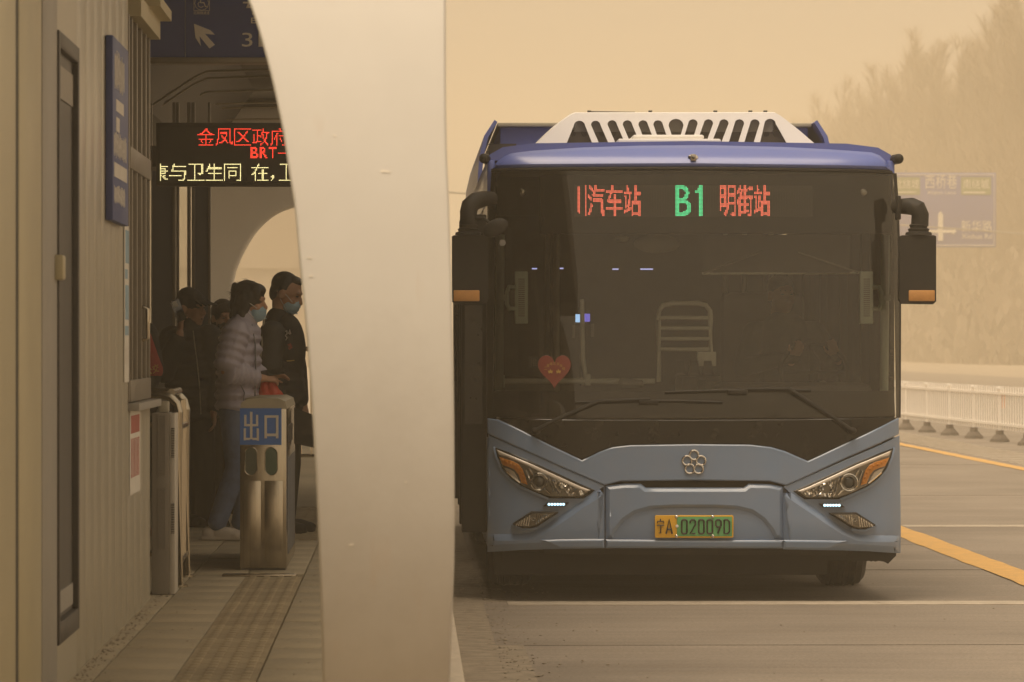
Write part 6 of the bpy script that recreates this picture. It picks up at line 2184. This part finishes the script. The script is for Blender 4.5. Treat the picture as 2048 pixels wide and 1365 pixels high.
for i in range(8):
    t = i / 7
    b.ell((f.p(268, 0).x, 0, f.p(0, 682).z + (f.p(0, 835).z - f.p(0, 682).z) * t), (.165, .12, .07), 14)
for sd_ in ('l', 'r'):
    b.cap(J['sh' + sd_], J['el' + sd_], .075, .068); b.cap(J['el' + sd_], J['wr' + sd_], .068, .05)
blob('jacket', b, M_jacket, m4, .011, 2)
b = MB()                                                # red sleeve band over shoulder and arm
b.cap(f.p(284, 676, -.03), f.p(302, 742, -.06), .078, .088, 16)
b.ell(f.p(272, 715, -.03), (.15, .125, .17), 18)
vs_ = blob('vest', b, M_redvest, m4, .009, 3)
O = f.p(295, 753, -.175); A_ = f.p(320, 743, -.150); C_ = f.p(293, 737, -.175)
text_on('lettering', '公交', O, A_ - O, C_ - O, M_gold2, vs_, 0.012, 0.004)
MB().tube([f.p(301 + 4 * math.cos(k * .5), 716 + 9 * math.sin(k * .5), -.165) for k in range(4, 10)], .004, 6).build('badge_ring', M_gold2, vs_)
b = MB()
b.ell(f.p(266, 835), (.15, .12, .08), 12)
for sd_ in ('l', 'r'):
    b.cap(J['hp' + sd_], J['kn' + sd_], .09, .07); b.cap(J['kn' + sd_], J['an' + sd_], .07, .06)
blob('trousers', b, M_trous, m4, .012, 2)
shoe(m4, J['anr'], (.1, -1, 0), M_black); shoe(m4, J['anl'], (.2, -1, 0), M_black)

# ------------------------------------------------------------------ bus driver behind the windscreen
dv0 = Vector((BC, BY, 0))
def dq(px, py, d):
    v = at(px, py, BY + d); return Vector((v.x, BY + d, v.z))
D_ = 1.75
hc_ = dq(1563, 592, D_)
org = Vector((hc_.x, BY + D_, .95))
J = dict(neck=dq(1565, 640, D_), chest=dq(1568, 690, D_), pelvis=dq(1572, 790, D_), shl=dq(1630, 668, D_), shr=dq(1508, 668, D_), ell=dq(1668, 728, D_ - .1), elr=dq(1486, 735, D_ - .1), wrl=dq(1672, 712, D_ - .5), wrr=dq(1588, 715, D_ - .5),
         hpl=dq(1600, 800, D_ - .05), hpr=dq(1545, 800, D_ - .05), knl=dq(1610, 790, D_ - .48), knr=dq(1530, 790, D_ - .48), anl=dq(1610, 915, D_ - .55), anr=dq(1530, 915, D_ - .55))
J = {k: v - org for k, v in J.items()}
b = MB()
P, R = head_parts(b, hc_ - org, -1.2, 1.05, .05)
body_core(b, J)
hand(b, J['wrr'], (.3, -.6, .6), (0, -.5, -.8), 1, .8); hand(b, J['wrl'], (-.3, -.6, .6), (0, -.5, -.8), 1, .8)
m5 = blob('person', b, M_skin, None, .010, 2)
m5.location = org
tag(m5, 'bus driver in dark clothes seated behind the wheel, dim through the windscreen', 'person')
eyes(P, 1.05, m5)
b = MB()
b.ell(P(-.022, 0, .050), (.106, .088, .092), 14, R); b.ell(P(-.05, 0, 0), (.065, .08, .07), 12, R)
blob('hair', b, M_hair, m5, .008, 1)
b = MB()
b.cap(J['chest'] + Vector((0, 0, .06)), J['pelvis'], .17, .16, 14)
b.cap(J['shl'], J['shr'], .085, .085)
for sd_ in ('l', 'r'):
    b.cap(J['sh' + sd_], J['el' + sd_], .08, .068); b.cap(J['el' + sd_], J['wr' + sd_], .066, .042)
blob('jacket', b, M_jacket, m5, .011, 2)
b = MB()
for sd_ in ('l', 'r'):
    b.cap(J['pelvis'], J['hp' + sd_], .12, .10); b.cap(J['hp' + sd_], J['kn' + sd_], .09, .07); b.cap(J['kn' + sd_], J['an' + sd_], .07, .055)
blob('trousers', b, M_trous, m5, .012, 2)
